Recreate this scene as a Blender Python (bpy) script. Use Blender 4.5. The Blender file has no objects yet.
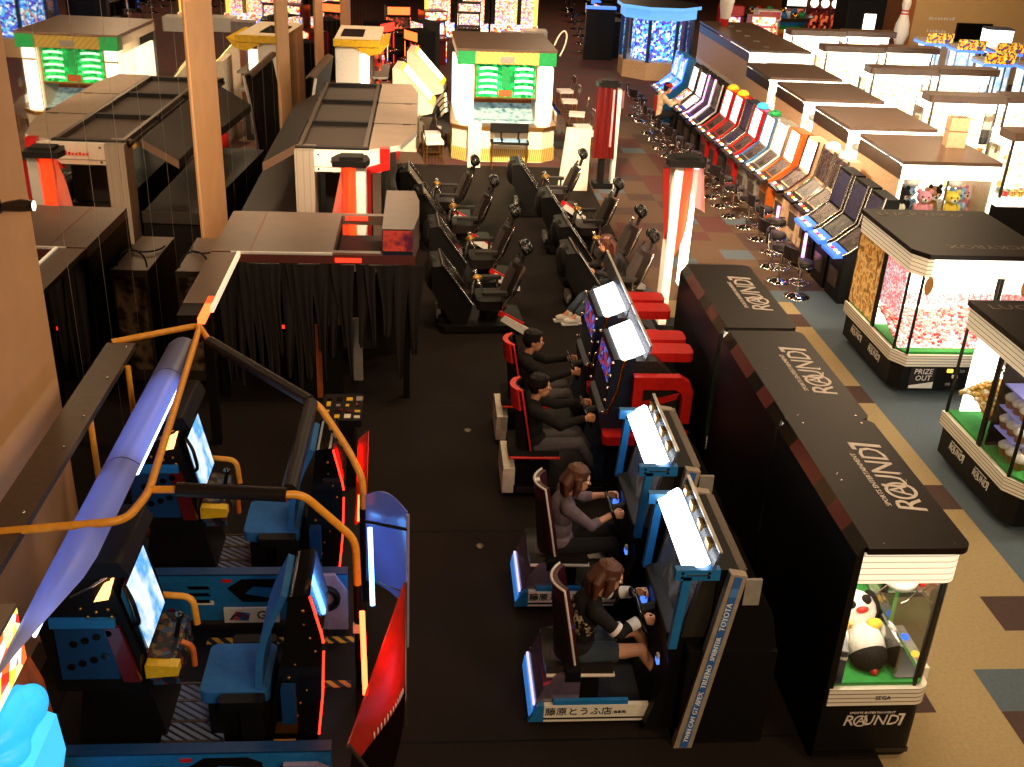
import bpy, math, random
from mathutils import Matrix, Vector, Euler
random.seed(7)
SC = bpy.context.scene
COL = SC.collection
PI = math.pi
V = Vector

# ---------------------------------------------------------------- materials
def lin(c):
    return c / 12.92 if c <= 0.04045 else ((c + 0.055) / 1.055) ** 2.4
def rgb(h):
    h = h.lstrip('#')
    return tuple(lin(int(h[i:i + 2], 16) / 255) for i in (0, 2, 4)) + (1.0,)
MATS = {}
def nt_new(name):
    m = MATS.get(name) or bpy.data.materials.new(name); m.use_nodes = True
    nt = m.node_tree
    b = nt.nodes['Principled BSDF']
    MATS[name] = m
    return m, nt, b
def mat(name, hexc, rough=0.5, metal=0.0, var=0.12, scale=18.0, emit=None, es=0.0, bump=0.0, coat=0.0, trans=0.0, alpha=1.0):
    """noise-varied surface"""
    m, nt, b = nt_new(name)
    N, L = nt.nodes, nt.links
    tc = N.new('ShaderNodeTexCoord')
    nz = N.new('ShaderNodeTexNoise'); nz.inputs['Scale'].default_value = scale; nz.inputs['Detail'].default_value = 4
    L.new(tc.outputs['Object'], nz.inputs['Vector'])
    c = rgb(hexc)
    rp = N.new('ShaderNodeValToRGB')
    rp.color_ramp.elements[0].position = 0.3; rp.color_ramp.elements[1].position = 0.7
    rp.color_ramp.elements[0].color = tuple(x * (1 - var) for x in c[:3]) + (1,)
    rp.color_ramp.elements[1].color = tuple(min(1, x * (1 + var)) for x in c[:3]) + (1,)
    L.new(nz.outputs['Fac'], rp.inputs['Fac'])
    L.new(rp.outputs['Color'], b.inputs['Base Color'])
    b.inputs['Roughness'].default_value = rough
    b.inputs['Metallic'].default_value = metal
    if max(c[:3]) < .03 and not coat and not metal: b.inputs['Specular IOR Level'].default_value = .2
    if coat: b.inputs['Coat Weight'].default_value = coat
    if trans: b.inputs['Transmission Weight'].default_value = trans
    if alpha < 1: b.inputs['Alpha'].default_value = alpha
    if emit:
        b.inputs['Emission Color'].default_value = rgb(emit); b.inputs['Emission Strength'].default_value = es
    if bump:
        bp = N.new('ShaderNodeBump'); bp.inputs['Strength'].default_value = bump; bp.inputs['Distance'].default_value = 0.01
        L.new(nz.outputs['Fac'], bp.inputs['Height']); L.new(bp.outputs['Normal'], b.inputs['Normal'])
    return m
def glow(name, hexc, es):
    m, nt, b = nt_new(name)
    N, L = nt.nodes, nt.links
    tc = N.new('ShaderNodeTexCoord'); nz = N.new('ShaderNodeTexNoise'); nz.inputs['Scale'].default_value = 6
    L.new(tc.outputs['Object'], nz.inputs['Vector'])
    mr = N.new('ShaderNodeMapRange'); mr.inputs['To Min'].default_value = es * .92; mr.inputs['To Max'].default_value = es * 1.08
    L.new(nz.outputs['Fac'], mr.inputs['Value'])
    b.inputs['Base Color'].default_value = rgb(hexc)
    b.inputs['Emission Color'].default_value = rgb(hexc)
    L.new(mr.outputs['Result'], b.inputs['Emission Strength'])
    b.inputs['Roughness'].default_value = .4
    return m
def screen(name, cols, es, scale=8.0, stretch=(1, 1, 1), kind='vor'):
    """lit picture: cells / streaks of several colours"""
    m, nt, b = nt_new(name)
    N, L = nt.nodes, nt.links
    tc = N.new('ShaderNodeTexCoord'); mp = N.new('ShaderNodeMapping'); mp.inputs['Scale'].default_value = stretch
    L.new(tc.outputs['Object'], mp.inputs['Vector'])
    if kind == 'vor':
        t = N.new('ShaderNodeTexVoronoi'); t.inputs['Scale'].default_value = scale
        sp = N.new('ShaderNodeSeparateColor'); L.new(t.outputs['Color'], sp.inputs['Color']); fac = sp.outputs['Red']
    else:
        t = N.new('ShaderNodeTexNoise'); t.inputs['Scale'].default_value = scale; t.inputs['Detail'].default_value = 5
        mr = N.new('ShaderNodeMapRange'); mr.inputs['From Min'].default_value = .3; mr.inputs['From Max'].default_value = .7
        L.new(t.outputs['Fac'], mr.inputs['Value']); fac = mr.outputs['Result']
    L.new(mp.outputs['Vector'], t.inputs['Vector'])
    rp = N.new('ShaderNodeValToRGB'); cr = rp.color_ramp
    cr.interpolation = 'CONSTANT' if kind == 'vor' else 'LINEAR'
    while len(cr.elements) < len(cols): cr.elements.new(0.5)
    for i, c in enumerate(cols):
        cr.elements[i].position = i / len(cols) if kind == 'vor' else i / max(1, len(cols) - 1)
        cr.elements[i].color = rgb(c)
    L.new(fac, rp.inputs['Fac'])
    L.new(rp.outputs['Color'], b.inputs['Emission Color']); b.inputs['Emission Strength'].default_value = es
    L.new(rp.outputs['Color'], b.inputs['Base Color'])
    b.inputs['Roughness'].default_value = .25
    return m
def stripes(name, c1, c2, freq, direction=(1, 0, 0), duty=.5, rough=.5, es=0.0, metal=0):
    m, nt, b = nt_new(name)
    N, L = nt.nodes, nt.links
    tc = N.new('ShaderNodeTexCoord')
    dp = N.new('ShaderNodeVectorMath'); dp.operation = 'DOT_PRODUCT'; dp.inputs[1].default_value = tuple(x * freq for x in direction)
    L.new(tc.outputs['Object'], dp.inputs[0])
    fr = N.new('ShaderNodeMath'); fr.operation = 'FRACT'; L.new(dp.outputs['Value'], fr.inputs[0])
    gt = N.new('ShaderNodeMath'); gt.operation = 'GREATER_THAN'; gt.inputs[1].default_value = duty; L.new(fr.outputs[0], gt.inputs[0])
    mx = N.new('ShaderNodeMix'); mx.data_type = 'RGBA'
    mx.inputs['A'].default_value = rgb(c1); mx.inputs['B'].default_value = rgb(c2)
    L.new(gt.outputs[0], mx.inputs['Factor']); L.new(mx.outputs['Result'], b.inputs['Base Color'])
    b.inputs['Roughness'].default_value = rough; b.inputs['Metallic'].default_value = metal
    if max(rgb(c1)[:3]) < .03: b.inputs['Specular IOR Level'].default_value = .15
    if es:
        L.new(mx.outputs['Result'], b.inputs['Emission Color']); b.inputs['Emission Strength'].default_value = es
    return m
def glassmat(name, hexc, alpha, rough=.05):
    """thin pane: mostly see-through with a gloss"""
    m, nt, b = nt_new(name)
    N, L = nt.nodes, nt.links
    out = N['Material Output']
    tr = N.new('ShaderNodeBsdfTransparent'); tr.inputs['Color'].default_value = rgb(hexc)
    gl = N.new('ShaderNodeBsdfGlossy'); gl.inputs['Roughness'].default_value = rough
    ms = N.new('ShaderNodeMixShader')
    fr = N.new('ShaderNodeFresnel'); fr.inputs['IOR'].default_value = 1.35
    ad = N.new('ShaderNodeMath'); ad.operation = 'MULTIPLY_ADD'; ad.inputs[1].default_value = .6; ad.inputs[2].default_value = alpha
    L.new(fr.outputs[0], ad.inputs[0]); L.new(ad.outputs[0], ms.inputs['Fac'])
    L.new(tr.outputs[0], ms.inputs[1]); L.new(gl.outputs[0], ms.inputs[2]); L.new(ms.outputs[0], out.inputs['Surface'])
    return m
def tinted(name, hexc, dens, rough=.2):
    """tinted acrylic sheet: part see-through, part scattering"""
    m, nt, b = nt_new(name)
    N, L = nt.nodes, nt.links
    out = N['Material Output']
    tr = N.new('ShaderNodeBsdfTransparent'); tr.inputs['Color'].default_value = rgb(hexc)
    tl = N.new('ShaderNodeBsdfTranslucent'); tl.inputs['Color'].default_value = rgb(hexc)
    df = N.new('ShaderNodeBsdfDiffuse'); df.inputs['Color'].default_value = rgb(hexc)
    gl = N.new('ShaderNodeBsdfGlossy'); gl.inputs['Roughness'].default_value = rough
    a = N.new('ShaderNodeMixShader'); a.inputs['Fac'].default_value = .2; L.new(tl.outputs[0], a.inputs[1]); L.new(df.outputs[0], a.inputs[2])
    nz = N.new('ShaderNodeTexNoise'); nz.inputs['Scale'].default_value = 5
    c = N.new('ShaderNodeMixShader'); c.inputs['Fac'].default_value = dens; L.new(tr.outputs[0], c.inputs[1]); L.new(a.outputs[0], c.inputs[2])
    mr = N.new('ShaderNodeMapRange'); mr.inputs['To Min'].default_value = .06; mr.inputs['To Max'].default_value = .12
    L.new(nz.outputs['Fac'], mr.inputs['Value'])
    d = N.new('ShaderNodeMixShader'); L.new(mr.outputs[0], d.inputs['Fac']); L.new(c.outputs[0], d.inputs[1]); L.new(gl.outputs[0], d.inputs[2])
    L.new(d.outputs[0], out.inputs['Surface'])
    return m

# ---------------------------------------------------------------- mesh builder
class B:
    def __init__(s):
        s.v, s.f, s.mi, s.sm, s.ms, s.M = [], [], [], [], [], Matrix()
    def at(s, x=0, y=0, z=0, rx=0, ry=0, rz=0):
        s.M = Matrix.Translation((x, y, z)) @ Euler((math.radians(rx), math.radians(ry), math.radians(rz))).to_matrix().to_4x4(); return s
    def _m(s, m):
        if m not in s.ms: s.ms.append(m)
        return s.ms.index(m)
    def add(s, vs, fs, m, smooth=False):
        o = len(s.v); s.v += [tuple(s.M @ V(p)) for p in vs]
        i = s._m(m)
        for f in fs:
            s.f.append([o + k for k in f]); s.mi.append(i); s.sm.append(smooth)
        return s
    def box(s, x0, x1, y0, y1, z0, z1, m, top=None):
        vs = [(x0, y0, z0), (x1, y0, z0), (x1, y1, z0), (x0, y1, z0), (x0, y0, z1), (x1, y0, z1), (x1, y1, z1), (x0, y1, z1)]
        s.add(vs, [(3, 2, 1, 0), (0, 1, 5, 4), (1, 2, 6, 5), (2, 3, 7, 6), (3, 0, 4, 7)], m)
        return s.add(vs[4:], [(0, 1, 2, 3)], top or m)
    def prism(s, prof, a, b, m, ax='y', side=None):
        """extrude a 2-D outline from a to b; ax y: outline is (x,z); ax x: (y,z); ax z: (x,y)"""
        if ax == 'y': g = lambda p, t: (p[0], t, p[1])
        elif ax == 'x': g = lambda p, t: (t, p[0], p[1])
        else: g = lambda p, t: (p[0], p[1], t)
        area = sum(prof[i][0] * prof[(i + 1) % len(prof)][1] - prof[(i + 1) % len(prof)][0] * prof[i][1] for i in range(len(prof)))
        if (area < 0) != (ax == 'y'): prof = list(reversed(prof))
        n = len(prof); lo = [g(p, a) for p in prof]; hi = [g(p, b) for p in prof]
        s.add(lo + hi, [tuple(reversed(range(n))), tuple(range(n, 2 * n))], m)
        return s.add(lo + hi, [(i, (i + 1) % n, n + (i + 1) % n, n + i) for i in range(n)], side or m)
    def slab(s, x0, x1, y0, y1, z0, z1, r, m, side=None, k=5, corners=(1, 1, 1, 1)):
        """rounded-corner plate in plan"""
        p = []
        for i, (cx, cy, a0) in enumerate(((x1, y1, 0), (x0, y1, 90), (x0, y0, 180), (x1, y0, 270))):
            if not corners[i]: p.append((cx, cy)); continue
            ox = cx - r if cx == x1 else cx + r; oy = cy - r if cy == y1 else cy + r
            for j in range(k + 1):
                a = math.radians(a0 + 90 * j / k); p.append((ox + r * math.cos(a), oy + r * math.sin(a)))
        return s.prism(p, z0, z1, m, 'z', side)
    def tube(s, pts, r, m, n=8, closed=False, caps=True):
        pts = [V(p) for p in pts]; N = len(pts)
        rr = r if isinstance(r, (list, tuple)) else [r] * N
        rings, up = [], None
        for i, p in enumerate(pts):
            if closed: t = (pts[(i + 1) % N] - pts[i - 1]).normalized()
            elif i == 0: t = (pts[1] - p).normalized()
            elif i == N - 1: t = (p - pts[i - 1]).normalized()
            else: t = ((pts[i + 1] - p).normalized() + (p - pts[i - 1]).normalized()).normalized()
            if up is None: up = V((0, 0, 1)) if abs(t.z) < .9 else V((1, 0, 0))
            x = up.cross(t).normalized(); up = t.cross(x).normalized()
            rings += [tuple(p + rr[i] * (math.cos(2 * PI * k / n) * x + math.sin(2 * PI * k / n) * up)) for k in range(n)]
        fs = []
        for i in range(N if closed else N - 1):
            a, b2 = i * n, ((i + 1) % N) * n
            fs += [(a + k, a + (k + 1) % n, b2 + (k + 1) % n, b2 + k) for k in range(n)]
        s.add(rings, fs, m, True)
        if caps and not closed:
            s.add(rings[:n], [tuple(reversed(range(n)))], m); s.add(rings[-n:], [tuple(range(n))], m)
        return s
    def cyl(s, p, q, r, m, n=16, r2=None):
        return s.tube([p, q], [r, r if r2 is None else r2], m, n)
    def ring(s, c, R, r, m, n=24, k=6, axis='z'):
        pts = []
        for i in range(n):
            a = 2 * PI * i / n; u, w = R * math.cos(a), R * math.sin(a)
            pts.append({'z': (c[0] + u, c[1] + w, c[2]), 'x': (c[0], c[1] + u, c[2] + w), 'y': (c[0] + u, c[1], c[2] + w)}[axis])
        return s.tube(pts, r, m, k, closed=True)
    def lathe(s, prof, m, c=(0, 0, 0), n=20):
        vs, fs = [], []
        for r, z in prof: vs += [(c[0] + r * math.cos(2 * PI * k / n), c[1] + r * math.sin(2 * PI * k / n), c[2] + z) for k in range(n)]
        for i in range(len(prof) - 1): fs += [(i * n + k, i * n + (k + 1) % n, (i + 1) * n + (k + 1) % n, (i + 1) * n + k) for k in range(n)]
        s.add(vs, fs, m, True)
        L = len(prof) - 1
        s.add(vs[:n], [tuple(reversed(range(n)))], m); return s.add(vs[L * n:], [tuple(range(n))], m)
    def ball(s, c, r, m, n=14, k=8):
        rx, ry, rz = r if isinstance(r, (tuple, list)) else (r, r, r)
        vs = [(c[0], c[1], c[2] - rz)]
        for j in range(1, k):
            t = -PI / 2 + PI * j / k
            vs += [(c[0] + rx * math.cos(t) * math.cos(2 * PI * i / n), c[1] + ry * math.cos(t) * math.sin(2 * PI * i / n), c[2] + rz * math.sin(t)) for i in range(n)]
        vs.append((c[0], c[1], c[2] + rz)); T = len(vs) - 1
        fs = [(0, 1 + (i + 1) % n, 1 + i) for i in range(n)] + [(T, T - n + i, T - n + (i + 1) % n) for i in range(n)]
        for j in range(k - 2): fs += [(1 + j * n + i, 1 + j * n + (i + 1) % n, 1 + (j + 1) * n + (i + 1) % n, 1 + (j + 1) * n + i) for i in range(n)]
        return s.add(vs, fs, m, True)
    def grid(s, f, nu, nv, m, thick=0.0, smooth=True):
        """surface f(u,v); thick gives it a back"""
        P = [V(f(i / nu, j / nv)) for j in range(nv + 1) for i in range(nu + 1)]
        w = nu + 1
        q = [(j * w + i, j * w + i + 1, (j + 1) * w + i + 1, (j + 1) * w + i) for j in range(nv) for i in range(nu)]
        if not thick: return s.add([tuple(p) for p in P], q, m, smooth)
        nr = []
        for j in range(nv + 1):
            for i in range(nu + 1):
                a = P[j * w + min(i + 1, nu)] - P[j * w + max(i - 1, 0)]; b = P[min(j + 1, nv) * w + i] - P[max(j - 1, 0) * w + i]
                c = a.cross(b); nr.append(c.normalized() if c.length > 1e-9 else V((0, 0, 1)))
        K = len(P); Q = [P[i] - nr[i] * thick for i in range(K)]
        fs = q + [tuple(K + k for k in reversed(t)) for t in q]
        bd = [i for i in range(w)] + [j * w + nu for j in range(1, nv + 1)] + [nv * w + i for i in range(nu - 1, -1, -1)] + [j * w for j in range(nv - 1, 0, -1)]
        fs2 = [(bd[(i + 1) % len(bd)], bd[i], K + bd[i], K + bd[(i + 1) % len(bd)]) for i in range(len(bd))]
        s.add([tuple(p) for p in P + Q], fs, m, smooth)
        return s.add([tuple(p) for p in P + Q], fs2, m, False)
    def text(s, body, size, M, m, shear=0.0, ext=0.002, align='CENTER', sx=1.0):
        cu = bpy.data.curves.new('t', 'FONT'); cu.body = body; cu.size = size; cu.shear = shear; cu.extrude = ext
        cu.align_x = align; cu.align_y = 'CENTER'; cu.resolution_u = 2
        ob = bpy.data.objects.new('t', cu); me = bpy.data.meshes.new_from_object(ob)
        T = M @ Matrix.Diagonal((sx, 1, 1, 1))
        s.add([tuple(T @ v.co) for v in me.vertices], [tuple(p.vertices) for p in me.polygons], m)
        bpy.data.objects.remove(ob); bpy.data.curves.remove(cu); bpy.data.meshes.remove(me)
        return s
    def build(s, name, parent=None, bev=0.0, mods=None):
        me = bpy.data.meshes.new(name); me.from_pydata(s.v, [], s.f)
        for m in s.ms: me.materials.append(MATS.setdefault(m, None) or MATS.__setitem__(m, bpy.data.materials.new(m)) or MATS[m])
        me.polygons.foreach_set('material_index', s.mi); me.polygons.foreach_set('use_smooth', s.sm); me.update()
        o = bpy.data.objects.new(name, me); COL.objects.link(o)
        if parent: o.parent = parent
        if bev:
            b = o.modifiers.new('bevel', 'BEVEL'); b.width = bev; b.segments = 2; b.limit_method = 'ANGLE'; b.angle_limit = math.radians(40)
        return o

def _cut(s):
    '''marks the end of one piece; each() then builds every piece as a mesh of its own'''
    s.cuts = getattr(s, 'cuts', []) + [(len(s.v), len(s.f))]; return s
def _each(s, name, parent=None, bev=0.0):
    cs = getattr(s, 'cuts', [])
    if not cs or cs[-1] != (len(s.v), len(s.f)): cs = cs + [(len(s.v), len(s.f))]
    out, a = [], (0, 0)
    for c in cs:
        q = B(); q.v = s.v[a[0]:c[0]]
        for f_, mi_, sm_ in zip(s.f[a[1]:c[1]], s.mi[a[1]:c[1]], s.sm[a[1]:c[1]]):
            q.f.append([k - a[0] for k in f_]); q.mi.append(q._m(s.ms[mi_])); q.sm.append(sm_)
        out.append(q.build(name, parent, bev)); a = c
    return out
B.cut, B.each = _cut, _each

def tag(o, label=None, cat=None, group=None, kind=None):
    if label: o['label'] = label
    if cat: o['category'] = cat
    if group: o['group'] = group
    if kind: o['kind'] = kind
    return o
def thing(name, loc, rz=0, label=None, cat=None, group=None):
    o = bpy.data.objects.new(name, None); COL.objects.link(o); o.empty_display_size = .1
    o.location = loc; o.rotation_euler = (0, 0, math.radians(rz))
    return tag(o, label, cat, group)
def copy_tree(o, loc=None, rz=None, label=None, parent=None, group=None):
    c = o.copy(); COL.objects.link(c)
    if parent: c.parent = parent
    if loc is not None: c.location = loc
    if rz is not None: c.rotation_euler = (0, 0, math.radians(rz))
    if label: c['label'] = label
    if group: c['group'] = group
    for ch in list(o.children): copy_tree(ch, parent=c)
    return c
def frame(x, y, z, ux, uy):
    """matrix with local x along ux, local y along uy"""
    a = V(ux).normalized(); b = V(uy).normalized(); c = a.cross(b)
    return Matrix(((a.x, b.x, c.x, x), (a.y, b.y, c.y, y), (a.z, b.z, c.z, z), (0, 0, 0, 1)))
def bez(p0, p1, p2, p3, n=8):
    p0, p1, p2, p3 = V(p0), V(p1), V(p2), V(p3)
    return [tuple((1 - t) ** 3 * p0 + 3 * (1 - t) ** 2 * t * p1 + 3 * (1 - t) * t * t * p2 + t ** 3 * p3) for t in [i / n for i in range(n + 1)]]
def bent(pts, r, k=4):
    """polyline with rounded corners"""
    pts = [V(p) for p in pts]; out = [pts[0]]
    for i in range(1, len(pts) - 1):
        a = pts[i] + (pts[i - 1] - pts[i]).normalized() * r; c = pts[i] + (pts[i + 1] - pts[i]).normalized() * r
        out += [(1 - t) ** 2 * a + 2 * t * (1 - t) * pts[i] + t * t * c for t in [j / k for j in range(k + 1)]]
    return [tuple(p) for p in out + [pts[-1]]]
def logo(b, M, w, m):
    """white lettering with a ringed O and the small line above it; w = total width"""
    s = w / 3.35
    X = lambda x, y=0: M @ Matrix.Translation((x * s, y * s, 0))
    b.text('R', s, X(-1.36), m, .18)
    b.text('UND', s, X(.42), m, .18, sx=.92)
    O = b.M; b.M = O @ X(1.5)
    b.prism([(-.02 * s, -.36 * s), (.12 * s, -.36 * s), (.27 * s, .48 * s), (-.1 * s, .48 * s), (-.13 * s, .36 * s), (.1 * s, .36 * s)], -.001, .002, m, 'z'); b.M = O
    O = b.M; b.M = O @ X(-.68)
    b.prism([(.36 * s * math.cos(a), .36 * s * math.sin(a)) for a in [2 * PI * i / 24 for i in range(24)]], -.0005, .0003, 'logo_dark', 'z')
    R = []
    for i in range(25):
        a = 2 * PI * i / 24; R.append((math.cos(a), math.sin(a)))
    b.add([(x * .40 * s, y * .40 * s, .002) for x, y in R] + [(x * .31 * s, y * .31 * s, .002) for x, y in R], [(i, i + 1, 26 + i, 25 + i) for i in range(24)], m)
    b.M = O
    b.text('A', s * .72, X(-.68, 0), m, .1)
    b.text('SPORTS ENTERTAINMENT', s * .19, X(-.1, .56), m, .1, sx=1.15)
    return b
# ---------------------------------------------------------------- palette
mat('black', '#0f0d0c', .5); mat('black_gloss', '#0c0b0b', .18, coat=.4); mat('black_matte', '#171514', .8, bump=.1)
mat('logo_dark', '#211a18', .4)
mat('char', '#2b2724', .5); mat('dkbrown', '#1a120f', .42, var=.2, scale=6); mat('topbrown', '#5c483b', .35, var=.12, scale=5)
mat('greytop', '#94806e', .5, var=.08, scale=4); mat('beige', '#c9a887', .6); mat('tanpanel', '#d8b692', .5); mat('cream', '#e9dcc4', .5)
mat('white', '#e8e4dc', .4, var=.05); mat('whitetrim', '#e6dfd0', .35, var=.05); mat('grey', '#8d8780', .45); mat('silver', '#b9b3aa', .25, metal=1)
mat('chrome', '#d8d4cf', .08, metal=1, var=.03); mat('gold', '#c9973a', .25, metal=1); mat('brass', '#b98a45', .3, metal=.9)
mat('red', '#c8201c', .3, coat=.3); mat('dkred', '#5b1212', .3, coat=.3); mat('redseat', '#d9281f', .45)
mat('maroon', '#3a1220', .3, coat=.5); mat('blue', '#1f6fae', .4); mat('dkblue', '#123a66', .4); mat('padblue', '#1d62a0', .75); mat('navy', '#101d33', .5)
mat('yellow', '#f0a22e', .35); mat('yel2', '#e2b51e', .4); mat('orange', '#c4621c', .45); mat('green', '#2d8b3a', .7); mat('mgreen', '#12934c', .4); mat('felt', '#2f9440', .9, bump=.2)
mat('gunmetal', '#5c5046', .35, metal=.6); mat('boxtan', '#dcb892', .7); mat('rubber', '#1a1817', .9); mat('brownorange', '#a4511f', .5)
mat('plushw', '#efeae2', .95, bump=.5, scale=60); mat('plushk', '#1b1717', .95, bump=.5, scale=60); mat('plushbr', '#a5703c', .95, bump=.5); mat('plushp', '#e59aa8', .95, bump=.4); mat('plushb', '#8fb7d8', .95, bump=.4); mat('plushy', '#e8c84a', .9, bump=.4)
mat('skin', '#c98f6c', .55, var=.05); mat('eyew', '#f2efe9', .3); mat('lip', '#a5544a', .5)
mat('hair_k', '#17110f', .5, bump=.6, scale=90); mat('hair_au', '#55301b', .5, bump=.6, scale=90); mat('hair_br', '#4a2214', .5, bump=.6, scale=90)
mat('cloth_k', '#1d1a1a', .9, bump=.2, scale=50); mat('cloth_g', '#4a4547', .9, bump=.2); mat('cloth_mauve', '#66565c', .9, bump=.2); mat('jean', '#2a2c35', .9, bump=.2, scale=60); mat('denim', '#2b3540', .9, bump=.2); mat('cloth_cream', '#d9c39c', .9, bump=.2); mat('cloth_white', '#d8d0c6', .9); mat('cloth_red', '#a51f1a', .9)
mat('seatmesh', '#352b25', .7, bump=.2, scale=80); mat('leather', '#211a18', .4, bump=.15, scale=40); mat('piping', '#cfc3b2', .6)
mat('curtain', '#2b2624', .9, bump=.4, scale=12)
mat('acryl_edge', '#bcb6ac', .2)
glassmat('glass', '#f4f6f4', .03); glassmat('mirror_tray', '#cfd6da', .45)
glow('tube_w', '#fff4e0', 6.0); glow('lamp_w', '#fff1d8', 34.0); glow('marq', '#eef6ff', 7.0); glow('hdr', '#fff0d2', 1.6); glow('hdr_dim', '#ffeccb', .62); glow('bright', '#fff7e6', 3.2); glow('bright2', '#fff4df', 5.0)
glow('neon_b', '#5aa8ff', 14.0); stripes('hdrdim', '#fff0d4', '#a09480', 20, (0, 0, 1), .78, es=.22); glow('neon_lav', '#a4bcff', 9.0); glow('neon_r', '#ff3a1c', 18.0); glow('neon_o', '#ff5a28', 4.0); glow('led_r', '#ff2a18', 3.0); glow('led_b', '#2a62ff', 5.0); glow('led_g', '#9bffb0', 3.0); glow('led_p', '#ff9be8', 3.5); glow('led_y', '#ffc640', 3.0); glow('led_w', '#ffffff', 4.0); glow('podlamp', '#ffb264', 3.5); glow('cyan', '#2fb4ff', 1.1); glow('cyan2', '#46c6ff', 1.0)
screen('scr_blue', ['#9fd4ff', '#dff2ff', '#4aa0e8', '#bfe4ff'], 1.05, 3, kind='noise')
screen('scr_face', ['#cfe8ff', '#ffffff', '#8fc0e8', '#e8f4ff'], 1.2, 4, kind='noise')
screen('scr_slot', ['#120d0d', '#33241e', '#57443a', '#2a2030', '#6a5040'], .45, 5, kind='noise')
screen('scr_slotblue', ['#12122a', '#26264e', '#3a3440', '#1c1838', '#54483e'], .45, 5, kind='noise')
screen('scr_hot', ['#ffffff', '#fff2e0', '#ffd8d0', '#fff7f0'], 3.0, 8)
screen('scr_art', ['#ffd080', '#ff8040', '#fff0c0', '#c04020', '#80a0ff', '#fff8e8'], 1.6, 12)
screen('scr_far', ['#ffcf80', '#fff0d0', '#e08840', '#8a5a9a', '#ffe0b0', '#c0a0e0', '#ff9060'], 1.5, 24)
screen('scr_bluefar', ['#4a78ff', '#a8d0ff', '#2a3a9a', '#e8f4ff', '#6a4ad0', '#50c8ff'], 1.5, 14)
screen('scr_red', ['#5a1a10', '#a82a18', '#301010', '#d86a40', '#401a1a'], .7, 10)
screen('scr_green', ['#0d8a3c', '#18b050', '#0a6a30', '#30c868'], 1.0, 14)
screen('scr_pool', ['#4a6a78', '#8fb8c0', '#b8d0cc', '#6a98a8'], .4, 6, kind='noise')
screen('scr_sil', ['#1c1c20', '#3a3a40', '#4c4640', '#6a6a68'], .2, 5, kind='noise')
screen('scr_poster', ['#fff0a0', '#ff6a30', '#ffffff', '#ffd040', '#d03020'], 1.4, 9)
screen('scr_rider', ['#2a5a9a', '#6a2a5a', '#3a8ad0', '#c05a5a', '#203060'], 0.0, 18)
screen('scr_lavender', ['#8f9cff', '#c8d8ff', '#5a60d0', '#e8f0ff'], 1.6, 5)
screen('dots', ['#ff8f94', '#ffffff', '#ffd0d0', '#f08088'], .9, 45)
screen('candy_art', ['#c88a3a', '#a5642a', '#e0b060', '#7a4a20', '#d89a48'], .55, 7, kind='noise')
screen('interior', ['#fff6e4', '#ffffff', '#ffe8c0', '#fff2d8', '#ffffff', '#e8c070'], 2.4, 16)
stripes('hazard', '#d8a028', '#191615', 9, (1, 1, 0)); stripes('chevron', '#6a7896', '#15161c', 16, (.7, 1, 0), .6, .35); stripes('linetrim', '#e4dccb', '#57504a', 26, (0, 0, 1), .8)
stripes('hdrlines', '#fff0d4', '#a09480', 20, (0, 0, 1), .86, es=.75); stripes('goldcab', '#ffd070', '#9a6a20', 5, (1, 0, 0), .55, es=2.0); stripes('ledbars', '#ffffff', '#20b860', 9, (0, 0, 1), .45, es=1.1)
stripes('pouch', '#d9c070', '#b08a3a', 22, (1, 0, .2), .5); stripes('yelpanel', '#d8c068', '#c9a94c', 8, (1, 0, 1), .5, .5)
tinted('acr_red', '#ff6e58', .6); tinted('acr_blue', '#a9bcff', .55); tinted('acr_clear', '#9fa4ab', .25); tinted('flame', '#ffa078', .4, .4); tinted('silk', '#ffcfca', .45, .5); tinted('silk_red', '#d8281c', .75, .3)
screen('leopard', ['#2a2220', '#8a7a60', '#1d1817', '#b8a890'], 0.0, 42)

# ---------------------------------------------------------------- camera
cd = bpy.data.cameras.new('camera'); cam = bpy.data.objects.new('camera', cd); COL.objects.link(cam)
f = 1058.65; c = (512.0, 383.5)
ray = lambda p: V(((p[0] - c[0]) / f, -(p[1] - c[1]) / f, -1.0)).normalized()
Yc = ray((427.0, -138.0)); Zc = -ray((405.0, 2550.0)); Zc = (Zc - Yc * Yc.dot(Zc)).normalized(); Xc = Yc.cross(Zc)
cam.matrix_world = Matrix((Xc.to_tuple() + (0,), Yc.to_tuple() + (0,), Zc.to_tuple() + (6.0,), (0, 0, 0, 1)))
cd.sensor_fit = 'HORIZONTAL'; cd.sensor_width = 36; cd.lens = 36 * f / 1024; cd.clip_end = 200
SC.camera = cam

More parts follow.
